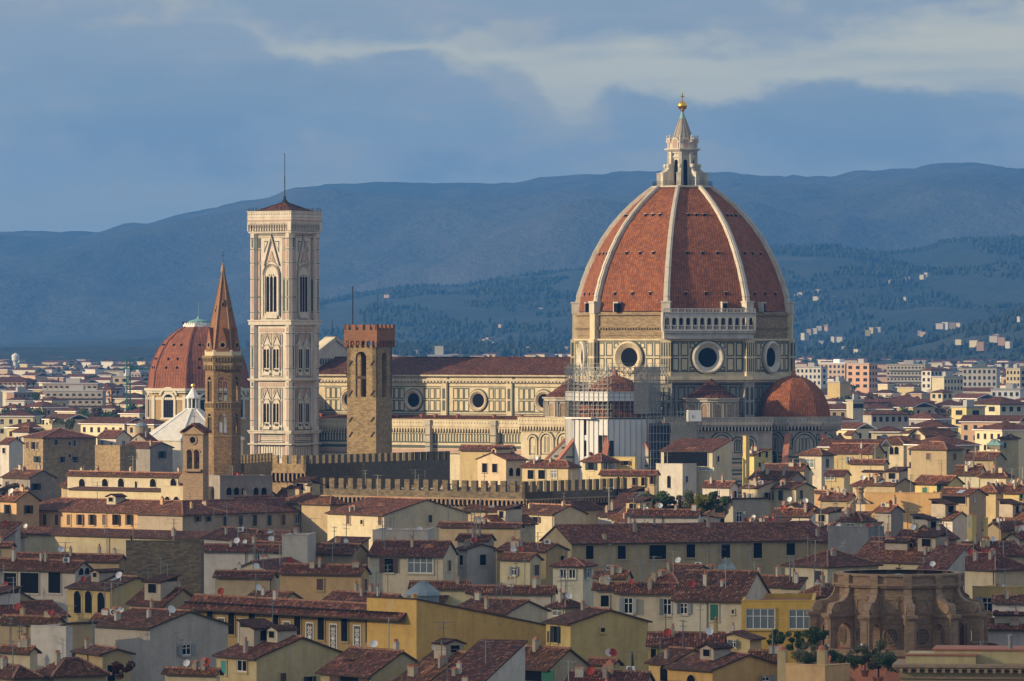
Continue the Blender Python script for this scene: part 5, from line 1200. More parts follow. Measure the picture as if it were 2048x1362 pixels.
H_(1700,1768,1776,926,912,940,30,'x',(.62,.50,.30),'long peach side wall sloping towards the belvedere tower')
H_(1822,1893,1925,898,884,915,40,'h',TN,'big dark hipped roof right of the belvedere tower',chim=0)
H_(1930,1990,2010,918,905,935,30,'x',TN,'dark tiled roof below the turquoise copper roof')
H_(2000,2022,2037,876,870,893,45,'h',(.58,.48,.26),'octagonal-looking cream kiosk house with dark windows near the picture edge',auto='k')
H_(1820,1850,1912,871,858,880,60,'y',(.64,.55,.38),'cream gable-fronted house with red-shuttered double window',L=[(1833,868,880,14,'b')])
H_(1690,1703,1716,868,862,878,50,'x',(.64,.52,.32),'tiny peach rooftop room right of the apse')
# ---- middle band
H_(25,238,252,1120,1077,1130,26,'x',TN,'wide dark tiled roof with white flues above the rubble stone wall',chim=3,aer=2)
H_(252,402,408,1092,1090,1178,6,'f',ST,'windowless block of rough rubble stone with a roof terrace',mat='rubble_rough',chim=1,aer=3,Y=775)
H_(-30,150,184,1140,1116,1192,38,'x',LG,'dark open loggia building under a broad red roof at the picture edge',L=[(20,1146,1186,30,'-'),(60,1146,1186,40,'-'),(110,1142,1186,26,'-')],Rw=[(162,1136,1150,8,'a'),(174,1135,1149,8,'a')])
H_(-40,22,28,1090,1072,1118,24,'x',TN,'corner of a tan house with tiled roof at the picture edge')
H_(404,580,586,1100,1082,1118,10,'x',WH,'long white wall under a red tiled roof right of the rubble block',L=[(520,1104,1120,11,'y')],chim=1)
H_(564,615,618,1080,1078,1122,5,'f',LG,'plain pale grey party wall in the middle of the roofs',chim=0,aer=0,Y=790)
H_(500,705,735,1106,1066,1112,35,'x',TN,'broad striped tile roof next to the plain grey party wall',chim=2)
H_(430,545,552,1152,1132,1172,14,'x',TN,'dark roofed house with a row of air conditioners',chim=1)
H_(560,722,738,1146,1122,1170,20,'x',OC,'ochre-walled house under a long roof crowded with aerials',auto='b',chim=3)
H_(738,886,913,1111,1083,1180,14,'x',(.60,.52,.36),'cream house with brown shutters beside a wide glass balcony',L=[(778,1117,1145,18,'b'),(841,1114,1146,50,'W')],Rw=[(898,1120,1142,7,'b')],chim=2)
H_(745,855,858,1070,1069,1090,5,'f',LG,'low pale grey parapet with a white dish behind the glass balcony house',chim=0,Y=800)
H_(915,978,988,1078,1062,1092,25,'x',GR,'small grey house with a glazed panel in its roof')
H_(915,935,992,1098,1090,1142,60,'x',LG,'narrow grey gabled house with a small blue window',auto='-')
H_(993,1092,1135,1102,1088,1140,30,'x',(.40,.30,.14),'brown roofed house with an open timber loft',auto='-')
H_(1000,1060,1082,1118,1107,1145,40,'x',(.54,.48,.30),'small cream house with a curved parapet below the open loft',chim=1)
H_(820,935,940,1174,1143,1200,10,'x',(.60,.53,.32),'pale yellow wall under a roof with a red-painted ridge',chim=1)
H_(935,1107,1112,1184,1142,1212,10,'x',(.60,.54,.42),'long cream house with grey shutters left of the white lookout tower',L=[(972,1197,1212,22,'y'),(1022,1197,1212,12,'y')],chim=2)
H_(1106,1166,1187,1131,1117,1210,22,'h',(.60,.56,.42),'white lookout tower with a curtained double window and hipped roof',L=[(1127,1138,1157,13,'w'),(1145,1138,1157,13,'w')],Rw=[(1175,1136,1156,6,'y')],chim=0,aer=0)
H_(1190,1252,1262,1153,1128,1165,20,'x',TN,'plain low roof right of the white lookout tower')
H_(1187,1232,1236,1176,1160,1200,10,'x',CR,'narrow cream house squeezed right of the white lookout tower',auto='-')
H_(1232,1346,1352,1184,1146,1255,9,'x',(.58,.51,.36),'cream house with tall grey shutters and stained plaster',L=[(1257,1195,1227,18,'y'),(1335,1197,1230,17,'y')],chim=2)
H_(1346,1484,1541,1200,1143,1266,20,'x',(.58,.54,.42),'cream house with green shutters, a roof skylight and a grey gable wall',L=[(1368,1207,1228,15,'y'),(1429,1208,1241,16,'g'),(1466,1219,1227,4,'-')],chim=2)
H_(1483,1628,1632,1213,1210,1262,4,'f',(.62,.40,.08),'orange-yellow glazed house with large white-framed windows',L=[(1521,1218,1258,58,'W'),(1600,1219,1258,44,'W')],chim=0,aer=0)
H_(1470,1560,1590,1170,1145,1200,40,'x',CR,'group of small tiled roofs with steel flues left of the rotunda',chim=4)
H_(1560,1600,1612,1172,1155,1208,30,'s',CR,'little cream outhouse with two steel flues near the rotunda',auto='-',chim=2)
H_(1600,1640,1700,1190,1150,1200,50,'h',TN,'dark tiled hip roof immediately left of the rotunda',chim=1)
H_(1296,1445,1450,1288,1255,1325,7,'x',(.42,.32,.12),'ochre house under a dark grey-brown tiled roof',L=[(1307,1298,1315,10,'-')],chim=2)
H_(1945,2020,2060,1186,1183,1230,35,'f',(.62,.44,.16),'yellow house with white shutters and a flat cornice right of the rotunda',L=[(1975,1195,1225,20,'y'),(2012,1190,1200,6,'-')],chim=1)
H_(1985,2052,2060,1205,1192,1245,12,'x',(.62,.58,.54),'white house with a pinkish tiled roof at the picture edge',auto='w')
H_(1975,2060,2070,1258,1240,1280,12,'x',(.62,.58,.54),'low red roof beside the rotunda terrace')
# ---- lower band
pal,gp=H_(386,808,832,1224,1178,1300,46,'x',(.38,.27,.11),'olive-ochre palazzo with white sgraffito panels between tall windows under a deep roof',L=[(x,1237-(832-x)*.055+8,1283-(832-x)*.06+8,13,'-') for x in (421,464,505,552,596,643,690,739,787)],chim=2,aer=3,eav=1.6,Y=650)
H_(832,833,1092,1198,1250,1330,46,'b',(.64,.41,.12),'huge blank ochre-yellow side wall stepping down behind the roofs',loggia=1,wl=9,Y=648,chim=1,aer=0)
H_(1092,1141,1296,1247,1219,1345,60,'x',(.58,.44,.17),'tall yellow house with a huge blank gable wall and one tiny window',L=[(1112,1252,1285,9,'k'),(1098,1262,1285,4,'b')],Rw=[(1205,1256,1264,8,'-')],chim=1,aer=0)
H_(1100,1130,1165,1212,1200,1235,45,'h',CR,'small cream dormer house with clay pots beside the white lookout tower',L=[(1115,1217,1232,20,'W')],chim=2)
H_(905,1015,1095,1225,1200,1235,40,'x',CR,'red tiled roof showing over the stepped ochre wall',chim=2)
H_(136,220,326,1178,1153,1232,46,'x',(.50,.38,.17),'ochre house with arched french windows and a plain tan gable wall',L=[(155,1182,1226,14,'a'),(177,1182,1226,14,'a'),(202,1184,1226,14,'a')],chim=0,aer=2)
H_(258,330,400,1208,1158,1225,46,'x',TN,'steep tile roof with aerials behind the tan gable wall',chim=2)
H_(0,110,128,1246,1208,1260,30,'x',TN,'broad brown tile roof at the picture edge below the dark loggia',chim=2)
H_(62,132,190,1266,1262,1290,30,'f',WH,'white roof terrace with an air conditioner',auto='g',chim=1)
H_(102,133,189,1265,1250,1320,58,'Z',(.50,.37,.20),'narrow yellow-and-tan tower house with a small louvred opening',L=[(117,1281,1296,8,'w')],chim=0,aer=0)
H_(150,205,262,1308,1295,1345,62,'x',(.42,.33,.18),'tan gable wall with an awning door and creeper',Rw=[(222,1330,1362,16,'-')],chim=1)
H_(75,108,212,1348,1304,1362,62,'h',(.40,.33,.22),'hipped red roof in the bottom corner',Y=572,chim=1,aer=0)
H_(-20,28,75,1352,1328,1362,55,'h',TN,'small dark hip roof in the bottom corner',Y=570)
H_(0,60,75,1302,1268,1320,40,'x',CR,'slanting brown roof with a big white dish at the picture edge')
H_(185,255,270,1240,1222,1262,30,'x',WH,'little white rooftop room with a metal sheet roof',auto='-')
H_(190,300,456,1256,1238,1345,44,'x',(.46,.42,.36),'weathered grey-white house with one barred window and a stepped roofline',Rw=[(372,1289,1310,16,'y')],chim=3,aer=1,Y=638)
H_(433,513,694,1316,1272,1362,54,'x',(.52,.42,.22),'yellow house with bright green shutters and a broad tan gable wall',L=[(485,1320,1343,21,'w'),(449,1322,1348,10,'t')],chim=2,aer=1,Y=590)
H_(330,433,440,1345,1310,1362,24,'x',PY,'low dark roof left of the green-shuttered yellow house')
H_(640,742,866,1350,1300,1362,52,'x',(.44,.36,.20),'brown tiled roof with timber brackets and a yellow corner',Y=574,L=[(700,1350,1365,40,'b')],chim=1)
H_(790,850,1014,1368,1302,1362,60,'x',(.40,.33,.24),'long tiled roof with a white flashing line at the bottom of the picture',Y=562,chim=2)
H_(978,1098,1178,1336,1295,1362,46,'x',(.40,.33,.22),'tiled house with dark green loggia shutters at the bottom of the picture',L=[(1060,1339,1362,50,'g')],chim=2,Y=578,aer=0)
H_(1178,1228,1240,1326,1298,1350,40,'x',(.46,.38,.20),'small tiled house against the tall yellow gable wall',chim=0)
H_(1135,1290,1305,1365,1345,1362,12,'x',TN,'strip of red roof under the tall yellow gable wall',Y=560)
H_(1428,1500,1523,1278,1266,1322,26,'y',(.64,.52,.26),'pale yellow gable-fronted house with one shuttered window and a metal roof behind',L=[(1467,1280,1295,10,'y')],chim=1,aer=0,roofc=(.8,.9,1))
H_(1497,1562,1570,1320,1303,1345,12,'x',(.60,.42,.20),'small dark roof between the pale yellow house and the roof garden',chim=1)
H_(1298,1342,1430,1326,1298,1362,50,'x',(.62,.42,.18),'orange house with an arched window and a small white planter terrace',L=[(1328,1330,1362,14,'a')],chim=1,Y=592)
H_(1335,1425,1568,1340,1315,1362,50,'x',(.60,.38,.14),'vivid orange house with arched white door and awning at the bottom of the picture',L=[(1383,1350,1364,16,'a')],Rw=[(1530,1352,1362,16,'y')],chim=0,Y=580,aer=0)
H_(1562,1650,1700,1345,1344,1362,40,'f',(.60,.40,.20),'orange terrace block carrying the potted roof garden',Y=572,chim=0,aer=0)
# fill the gaps with smaller roofs that keep clear of everything placed above
COLS=[CR,(.54,.43,.24),(.46,.34,.20),TN,WH,LG,PY,(.50,.40,.26),(.54,.42,.24),(.34,.31,.27)]
CN={0:'cream',1:'yellow',2:'ochre',3:'tan',4:'white',5:'pale grey',6:'pale yellow',7:'buff',8:'golden',9:'grey'}
RN={'x':'gabled','y':'side-gabled','h':'hip-roofed','s':'lean-to'}
def iv(Y):
    for (a,b),(c,d) in zip(YT,YT[1:]):
        if d<=Y<=b: return a+(c-a)*(b-Y)/(b-d)
    return 1400 if Y<545 else 712
USED=set(); FILL=[]
def place_fill(px,Y,w,ymin,ymax):
    py=iv(Y)+rnd.uniform(0,10); 
    sc=F/Y; wp_=w*sc; x0,x1=px-wp_*.55,px+wp_*.55; rise=rnd.uniform(1.6,3.2)*sc
    top=py-rise-1.2*sc*.3
    for (a,b,t,bt,Yh) in PRI:
        if b-(b-a)*.1>x0 and a+(b-a)*.1<x1:
            if Yh>Y and top<t+(bt-t)*.72 and py>t: return False          # would stand in front of a listed building
    for (a,b,yy,q) in FILL:
        if abs(q-Y)<w*.6 and b>x0 and a<x1: return False
    FILL.append((x0,x1,py,Y)); 
    ci=rnd.randrange(10); k=rnd.choice('xxxyhhs'); psi=rnd.choice((32,38,45,52,20,60)); nb=sorted(HN,key=lambda q:abs((q[0]+q[1])/2-px)/30+abs(q[2]-py)/12)
    base_='%s %s house %s %s'
    for q in nb[:14]:
        side='just behind' if q[3]<Y-12 and abs((q[0]+q[1])/2-px)<40 else ('left of' if (q[0]+q[1])/2>px else 'right of') if abs(q[3]-Y)<60 else ('beyond' if q[3]<Y else 'in front of')
        lab='small %s %s house %s the %s'%(CN[ci],RN[k],side,q[4])
        ws=lab.split()
        if lab not in USED: break
    USED.add(lab)
    xc=px+wp_*rnd.uniform(-.25,.3)
    house(x0,xc,x1,py,py-rise,py+12,psi,k,COLS[ci],lab,auto=rnd.choice('*b-kyw') if Y<1500 else '-',Y=Y,protect=False,group=None,chim=None if Y<1400 else 0)
    return True
def short(l):
    w=l.replace(',','').split(); out=[]
    for x in w:
        if x in ('with','under','below','beside','behind','between','in','at','against','near','before','joined','rising','left','right','running','half','over','among','carrying','stepping','showing','squeezed','crowded','spreading','immediately','just','above'): break
        out.append(x)
    return ' '.join(out[:6])
HN=[(a,b,c,d,short(l)) for a,b,c,d,l in HS]
LMK=[(630,1150,830,1300,'cathedral nave'),(1500,1670,860,1290,'cathedral apse'),(412,482,900,1020,'hexagonal bell tower'),(1630,1985,1240,622,'stone rotunda')]
HN+=[(a,b,c,d,l) for a,b,c,d,l in LMK]
nf=0
rnd.seed(11)
Y=552.
while Y<1340:
    step=7+Y*.005
    px=-190+rnd.uniform(0,40)
    while px<2240:
        w=rnd.uniform(6,12)
        if not (610<px<1400 and 985<Y) and not (1060<Y and 400<px<1680) and nf<(176) and not (Y<655 and 1600<px<2010):
            if place_fill(px,Y+rnd.uniform(-4,4),w,0,0): nf+=1
        px+=w*F/Y*rnd.uniform(1.05,1.5)
    Y+=step

NFILL=nf
# ================================================================ palazzo panels, domes, skylights and roof garden
wl,wr,h,rise,base,zf,rf=gp
C,_,_=corner(386,808,832,650,46); cs,sn=math.cos(R(46)),math.sin(R(46))
def sgraf():
    mb=MB(); w,hh=1.5,3.7
    mb.box(-w/2,w/2,-.05,0,0,hh,None,0); mb.frame(-w/2,w/2,.45,hh,.12,.08,None,0)
    mb.box(-w/2+.14,w/2-.14,-.062,-.05,.6,hh-.15,None,1)
    for z in (.95,1.55,2.15,2.75): mb.ring(0,z,.13,.22,.075,.075,None,0,10)
    for s in (-1,1):
        for z in (.75,1.25,1.85,2.45,3.0): mb.ring(s*.28,z,.07,.13,.075,.075,None,0,8); mb.slab([(s*.28-.05,z+.13),(s*.28+.05,z+.13),(s*.1,z+.3)],-.075,-.05,None,0)
    mb.box(-.3,.3,-.08,-.05,3.05,3.13,None,0); mb.slab([(-.16,1.75),(.16,1.75),(.08,2.05),(-.08,2.05)],-.08,-.05,None,0)
    return mb.mesh('sgraffito_panel',['white_paint','sgraf_grey'])
simple('sgraf_grey',(.13,.115,.09),.9)
me=sgraf()
for px in (443,485,528,574,620,667,715,763,406,806):
    k=(px-1024)/F; u=(k*650-C.x)/(cs+k*sn); o=link('sgraffito_panel',me,pal); o.location=(u,-.01,h-5.6); 
    if px in (406,806): o.scale=(.35,1,1)
mb=MB(); mb.box(-wl,0,-.25,0,h-6.5,h-6.1); mb.box(-wl,0,-.18,0,h-7.6,h-7.35)
for i in range(int(wl/.5)): mb.box(-wl+i*.5,-wl+i*.5+.25,-.12,0,h-7.2,h-6.6)
mb.build('frieze','white_paint',pal)
mb=MB()
for i in range(int(wl/.9)): mb.box(-wl+i*.9,-wl+i*.9+.16,-1.55,0,h-.25,h-.02)
mb.build('eave_bracket','timber',pal)
def pyr(name,label,px,py0,py1,wpx,Y,n,mat,wall=None,psi=30,cat='skylight'):
    s=F/Y; w=wpx/s/2; t=thing(name,label,cat,(xa(px,Y),Y+w,za(py0,Y)),-psi); H0=(py0-py1)/s
    mb=MB(); mb.lathe([(w*1.05,0),(w*.95,H0*.25),(w*.18 if n>6 else .05,H0),(.01,H0*1.02)],n,None,None,180/n); o=mb.build('glazed_roof' if n==4 else 'metal_roof',mat,t)
    mb=MB()
    for k in range(n*(2 if n==4 else 1)): mb.M=rz(180/n+360/(n*(2 if n==4 else 1))*k); mb.bar((w*(1.05 if k%2==0 or n>4 else .75),0,0),(w*.2,0,H0),.05)
    mb.M=None; mb.build('rib','steel',o)
    mb=MB(); mb.prism(ngon(n,w*.93,180/n),-(wall or 1.2),0); mb.build('kerb_wall','stucco' if wall else 'lead',t,(.33,.28,.2))
    return t
pyr('lead_dome','low blue-grey lead dome with diagonal seams behind the yellow stepped wall',845,1192,1164,72,690,12,'lead',None,0,'dome')
pyr('roof_lantern','pyramid glass lantern on a square base above the green-shuttered cream house',1455,1142,1118,52,730,4,'lead',2.4,0)
pyr('roof_lantern','turquoise copper pyramid roof among the roofs beyond the belvedere tower',1992,891,878,40,1290,4,'copper_green',1.0,20)
pyr('roof_lantern','small blue-grey pyramid roof beside the belvedere tower',1770,877,869,26,1320,4,'lead',.8,20)
pyr('kiosk_roof','small round lead-roofed lantern turret near the white pyramid roof',282,853,843,28,1330,12,'lead',2.5,0,'turret')
# ---- plants
def crown_mesh(seed,n,rx,rz_,leaf,shape='r'):
    q=random.Random(seed); v=[];f=[]
    blobs=[(Vector((q.gauss(0,.45)*rx,q.gauss(0,.45)*rx,q.uniform(-.75,.75)*rz_)),q.uniform(.28,.5)) for _ in range(9)]
    for i in range(n):
        if shape=='c':
            z=q.random(); r=(1-z)**.8*rx*(.5+.5*math.sqrt(q.random())); a=q.uniform(0,6.28); p=Vector((r*math.cos(a),r*math.sin(a),-rz_+2*rz_*z))
        elif shape=='u': # umbrella pine
            a=q.uniform(0,6.28); r=math.sqrt(q.random())*rx; p=Vector((r*math.cos(a),r*math.sin(a),rz_*(q.uniform(-.2,1))*(1-(r/rx)**2)**.5))
        else:
            b,s=blobs[q.randrange(9)]; d=Vector((q.gauss(0,1),q.gauss(0,1),q.gauss(0,1))).normalized()*q.random()**.35; p=b+Vector((d.x*rx*s,d.y*rx*s,d.z*rz_*s))
        a=Vector((q.gauss(0,1),q.gauss(0,1),q.gauss(0,1))).normalized()*leaf; b=a.cross(Vector((q.gauss(0,1),q.gauss(0,1),q.gauss(0,1)))).normalized()*leaf*.7
        k=len(v); v+=[p-a,p-b,p+a,p+b]; f.append((k,k+1,k+2,k+3))
    me=bpy.data.meshes.new('crown'); me.from_pydata([tuple(x) for x in v],[],f); me.materials.append(MATS['foliage']); return me
def trunk_mesh(h,r):
    mb=MB(); mb.tube((0,0,0),(0,0,h),r,6,None,None,r*.5)
    for a in (20,140,260): mb.tube((0,0,h*.6),(h*.25*math.cos(R(a)),h*.25*math.sin(R(a)),h*.98),r*.45,5,None,None,r*.2)
    return mb.mesh('trunk',['timber'])
def tree(px,py,Y,size,kind,label,col,grp=None,name='tree',cat='tree',z0=None,pot=False):
    key={'r':1,'c':2,'u':3,'b':4}[kind]; sd_=rnd.randrange(3); s=size
    cr=cached(('cr',kind,sd_),lambda:crown_mesh(sd_*7+key,2600 if kind!='c' else 1500,{'r':1,'c':.32,'u':1.3,'b':.9}[kind],{'r':.95,'c':1.3,'u':.5,'b':.7}[kind],.062,kind if kind in 'cu' else 'r'))
    H_t={'r':1.2,'c':.5,'u':1.6,'b':.5}[kind]; tr=cached(('tr',kind),lambda:trunk_mesh(H_t+.4,.07))
    cz={'r':1.7,'c':1.6,'u':1.8,'b':.75}[kind]
    zb=za(py,Y)-(cz+{'r':.95,'c':1.3,'u':.5,'b':.7}[kind])*s if z0 is None else z0    # py = top of the crown
    t=thing(name,label,cat,(xa(px,Y),Y,zb),rnd.uniform(0,360),grp); t.scale=(s,s,s)
    c=link('crown',cr,t,col); c.location=(0,0,cz); link('trunk',tr,t)
    if pot:
        mb=MB(); mb.lathe([(.01,-.02),(.22,0),(.3,.42),(.36,.42),(.36,.5),(.28,.5),(.01,.46)],12); mb.build('pot','terracotta',t)
    return t
DG=(.06,.10,.035); OG=(.15,.16,.09); LGn=(.09,.13,.03); AU=(.22,.13,.04); BR=(.13,.075,.035)
for px,py,Y,s,k,l,c in ((1585,1262,588,1.5,'b','dark spiky shrub behind the left chimney of the roof garden',DG),(1602,1285,584,1.35,'r','grey-green olive in a clay pot beside the left chimney of the roof garden',OG),(1640,1288,584,1.3,'r','grey-green olive in a clay pot in the middle of the roof garden',OG),
    (1617,1312,578,.9,'b','low dark bush between the two potted olives',DG),(1665,1300,590,1.1,'b','dark bush right of the second garden chimney',DG),(1690,1308,584,1.0,'b','bright green bush at the centre of the roof garden',LGn),(1708,1312,580,1.1,'b','bluish green bush beside the garden lamp',DG),
    (1730,1286,586,1.4,'r','olive shrub below the rotunda arches',OG),(1757,1280,586,1.9,'r','largest grey-green olive tree of the roof garden',OG),(1775,1310,580,1.1,'b','dark bush at the end of the roof garden',DG),(1630,1255,596,1.6,'b','ivy-covered bush against the rotunda base',DG),(1560,1258,600,1.2,'b','dark palm-like bush behind the pale yellow house',DG),
    (1545,1275,598,1.0,'b','small dark bush next to a white satellite dish',DG),
    (1300,985,905,2.2,'b','dark shrub on the planted terrace below the white block',DG),(1325,982,900,2.4,'b','bushy green shrub in front of the white block',DG),(1350,990,900,1.9,'b','reddish climbing plant beside the white block',BR),(1378,978,895,2.2,'r','leafy olive shrub on the planted terrace',OG),(1407,988,892,2.2,'b','bright yellow-green shrub on the planted terrace',(.17,.17,.02)),(1432,984,892,2.4,'b','dark green rounded shrub right of the yellow-green one',DG),(1395,998,896,1.8,'b','low dark shrub on the planted terrace',DG),
    (960,1322,566,1.1,'r','small pale green sapling between the bottom roofs',(.10,.14,.06)),(245,1322,588,1.3,'b','dark red creeper on the tan gable wall',(.09,.02,.015)),(263,1070,800,1.0,'c','small yellowing cypress on the rubble block',(.16,.11,.02)),(1265,1305,590,.6,'c','little clipped cone shrub on the orange house terrace',DG)):
    tree(px,py,Y,s,k,l,c,None,'tree' if k=='r' else 'shrub','tree' if k=='r' else 'shrub',None,k=='r' and Y<600)
for px,l in ((1565,'tan chimney with a domed cap at the edge of the roof garden'),(1644,'tan chimney between the two halves of the roof garden')):
    t=thing('chimney_stack',l,'chimney',(xa(px,576),576,0),-20); mb=MB(); mb.box(-.45,.45,-.45,.45,15,za(1302,576)); mb.box(-.5,.5,-.5,.5,za(1302,576),za(1300,576)); mb.build('stack','stucco',t,(.50,.40,.22)); mb=MB(); mb.lathe([(.45,za(1300,576)),(.4,za(1294,576)),(.05,za(1290,576))],8); mb.build('cap','terracotta',t)
for i,(px,py) in enumerate(((1609,1294),(1656,1292),(1724,1290))):
    Y=586; z=za(py,Y); l=['lamp beside the first potted olive','lamp beside the second garden chimney','lamp between the bushes below the rotunda'][i]
    t=thing('garden_lamp','black globe '+l,'lamp',(xa(px,Y),Y,z-2.6)); mb=MB(); mb.tube((0,0,0),(0,0,2.5),.04); mb.build('post','iron',t); mb=MB(); mb.sphere((0,0,2.62),.15); mb.build('globe','white_paint',t)
# bottom right palazzo cornice
t=thing('palazzo','yellow stone palazzo with a deep bracketed cornice in the bottom right corner','palazzo',(xa(1800,566),566,0),-8)
Z1=za(1330,566); mb=MB(); mb.box(0,20,0,9,0,Z1-.6); w=mb.build('wall','stucco',t,(.42,.34,.18))
mb=MB(); mb.box(-.8,20,-.9,9,Z1-.2,Z1+.1); mb.box(-.6,20,-.6,9,Z1-.45,Z1-.2)
for i in range(22): mb.box(i*.9,i*.9+.35,-.85,0,Z1-.75,Z1-.3)
mb.box(-.3,20,-.3,0,Z1-1.4,Z1-1.2); mb.build('cornice','pietra',w,None)
mb=MB(); mb.box(.5,8,1.2,9,Z1+.1,Z1+1.0); mb.box(3.5,20,2.5,9,Z1+.1,Z1+1.5); mb.build('attic_wall','stucco',t,(.50,.42,.22)); mb=MB(); mb.box(.3,8.2,1.0,2.4,Z1+1.0,Z1+1.12); mb.box(3.3,20,2.3,9,Z1+1.5,Z1+1.65); mb.build('terrace','terracotta',t)
mb=MB(); mb.lathe([(.25,Z1+1.6),(.25,Z1+2.9),(.32,Z1+2.9),(.32,Z1+3.1),(.05,Z1+3.2)],10,T((11.6,3.4,0))); mb.build('flue','steel',t)
# ================================================================ far city
def blk(name,label,xl,xc,xr,yt,yb,Y,psi,col,rows,nl,nr,cat='apartment block',mat='stucco',roof='f',wcol=None,bal=False,roofc=None):
    C,wl,wr=corner(xl,xc,xr,Y,psi); b=gz(Y); H0=za(yt,Y)-b; t=thing(name,label,cat,(C.x,Y,b),-psi)
    mb=MB(); mb.box(-wl,0,0,wr,-1,H0); w=mb.build('wall',mat,t,col)
    if roof=='f': mb=MB(); mb.box(-wl-.3,.3,-.3,wr+.3,H0,H0+.5); mb.box(-wl*.6,-wl*.35,wr*.3,wr*.7,H0+.5,H0+2.4); mb.build('roof','painted',t,roofc or (.34,.33,.32))
    else:
        mb=MB(); m_=min(wl,wr)/2; rs=m_*.36; A,B,C_,D=(-wl-.6,-.6,H0),(.6,-.6,H0),(.6,wr+.6,H0),(-wl-.6,wr+.6,H0)
        if wl>=wr: P,Q=(-wl+m_,wr/2,H0+rs),(-m_,wr/2,H0+rs); fs=[[A,B,Q,P],[B,C_,Q],[C_,D,P,Q],[D,A,P]]
        else: P,Q=(-wl/2,m_,H0+rs),(-wl/2,wr-m_,H0+rs); fs=[[A,B,P],[B,C_,Q,P],[C_,D,Q],[D,A,P,Q]]
        for f in fs: slabq(mb,f)
        mb.build('roof',['roof_tiles','timber'],t,roofc or (1.1,1,.95))
    vis=(yb-yt)*Y/F; st=max(2.9,vis/rows) if rows else 3
    for W_,M,n in ((wl,T((-wl,0,0)),nl),(wr,rz(90),nr)):
        for j in range(rows):
            z=H0-.9-j*st-1.5
            for i in range(n):
                u=W_*(i+.5)/n; o=link('window',cached(('fw',round(W_/n*.5,1),bal),lambda:far_win(W_/n*.5,bal)),t,wcol or (.4,.38,.35)); o.matrix_local=M@T((u,-.004,z))
    return t,wl,wr,H0
def far_win(w,bal):
    mb=MB(); w=max(.9,min(w,3)); mb.box(-w/2,w/2,-.03,0,0,1.5,None,1,False)
    if bal: mb.box(-w*.8,w*.8,-1.2,0,-.35,-.15,None,0); mb.box(-w*.8,w*.8,-1.25,-1.15,-.15,.6,None,0)
    else: mb.box(-w/2-.1,w/2+.1,-.12,0,-.14,-.02,None,0)
    return mb.mesh('window',['painted','grey_void'])
PK=(.50,.30,.20); BK=(.30,.17,.11); CW=(.62,.60,.54)
B=blk
B('apartment_block','pale concrete apartment block with white vertical fins and balconies on the plain',90,205,212,783,835,2100,12,(.36,.33,.30),4,9,0,wcol=(.3,.25,.2),bal=True)
B('apartment_block','long brown apartment block behind the finned white one',85,195,205,768,835,2260,12,(.36,.30,.24),4,10,0,bal=True)
B('apartment_block','pink and white apartment block with balconies right of the finned one',198,222,240,778,830,2180,35,PK,4,3,2,roof='h',bal=True)
B('apartment_block','dark brown wide apartment block with hipped roof at the picture edge',-30,52,72,762,800,2500,20,BK,3,9,2,roof='h',bal=True)
B('apartment_block','brown apartment block with a pale blank end wall on the plain',13,28,70,786,835,2250,60,(.34,.2,.14),4,0,5,bal=True)
B('apartment_block','tan block with a plain side wall next to the green crane',226,256,258,754,775,2700,10,(.60,.48,.30),1,2,0)
B('apartment_block','grey-brown block with hollow balconies behind the green crane',256,281,300,746,775,2800,30,(.36,.30,.25),3,4,2,bal=True)
B('warehouse','very long white shed roof stretching across the plain','90' and 90,236,240,750,758,3600,4,(.62,.63,.62),0,0,0,'warehouse',roofc=(.66,.68,.68))
B('warehouse','second white shed with a curved roof beyond the long white shed',120,165,168,742,750,3900,6,(.56,.57,.56),0,0,0,'warehouse',roofc=(.62,.64,.62))
B('warehouse','small white shed beyond the green crane',208,290,292,741,748,4000,6,(.5,.5,.5),0,0,0,'warehouse',roofc=(.58,.60,.60))
B('apartment_block','white apartment block with blue-white pitched roofs beyond the apse',1592,1642,1655,735,758,2600,25,CW,3,6,1)
B('apartment_block','apartment row with snow-white roofs beyond the apse',1640,1690,1712,727,750,2900,30,(.55,.42,.32),3,6,3,roofc=(.72,.74,.76))
B('apartment_block','salmon pink office block with dark strip windows',1693,1738,1755,728,765,2500,42,(.62,.38,.26),4,3,3,'office block')
B('apartment_block','large cream block with a grid of balconies left of the grey tower',1773,1850,1862,730,762,2650,10,(.52,.46,.36),4,11,1,bal=True)
B('apartment_block','pale grey concrete tower block with a dark stepped centre and slate top',1925,1993,2000,736,773,2450,10,(.48,.46,.42),6,7,0,roofc=(.10,.13,.14))
B('apartment_block','cream block with grey ribbon windows below the grey tower block',1864,1888,1926,755,782,2200,50,(.58,.52,.36),2,0,6)
B('apartment_block','cream house with many windows left of the grey tower block',1843,1862,1905,740,762,2500,50,CW,3,2,6,roof='h')
B('apartment_block','yellow-cream block at the picture edge beyond the grey tower block',2012,2040,2052,738,765,2500,30,PY,3,4,1)
B('villa_block','grey-white house with shuttered windows beyond the half dome',1693,1706,1727,802,825,1800,55,(.52,.46,.34),1,0,5)
B('villa_block','brown roofed house with green shutters right of the half dome',1726,1743,1818,828,848,1640,64,(.46,.42,.34),1,0,6,'house',roof='h')
B('villa_block','long brown-roofed barracks with small white openings on the plain',1715,1726,1870,804,822,1950,72,(.30,.27,.24),1,0,12,'barracks',roof='h')
B('villa_block','twin yellow houses with tall bay windows near the picture edge',1903,1933,1970,815,845,1700,50,(.64,.54,.26),2,1,1,'house')
B('villa_block','broad cream house with a red roof and dark balcony near the picture edge',1935,2000,2060,808,850,1720,55,(.64,.58,.40),2,2,4,'house',roof='h')
B('villa_block','ochre blank-walled house beyond the half dome',1655,1680,1701,765,790,2150,55,(.50,.38,.18),0,0,0,'house')
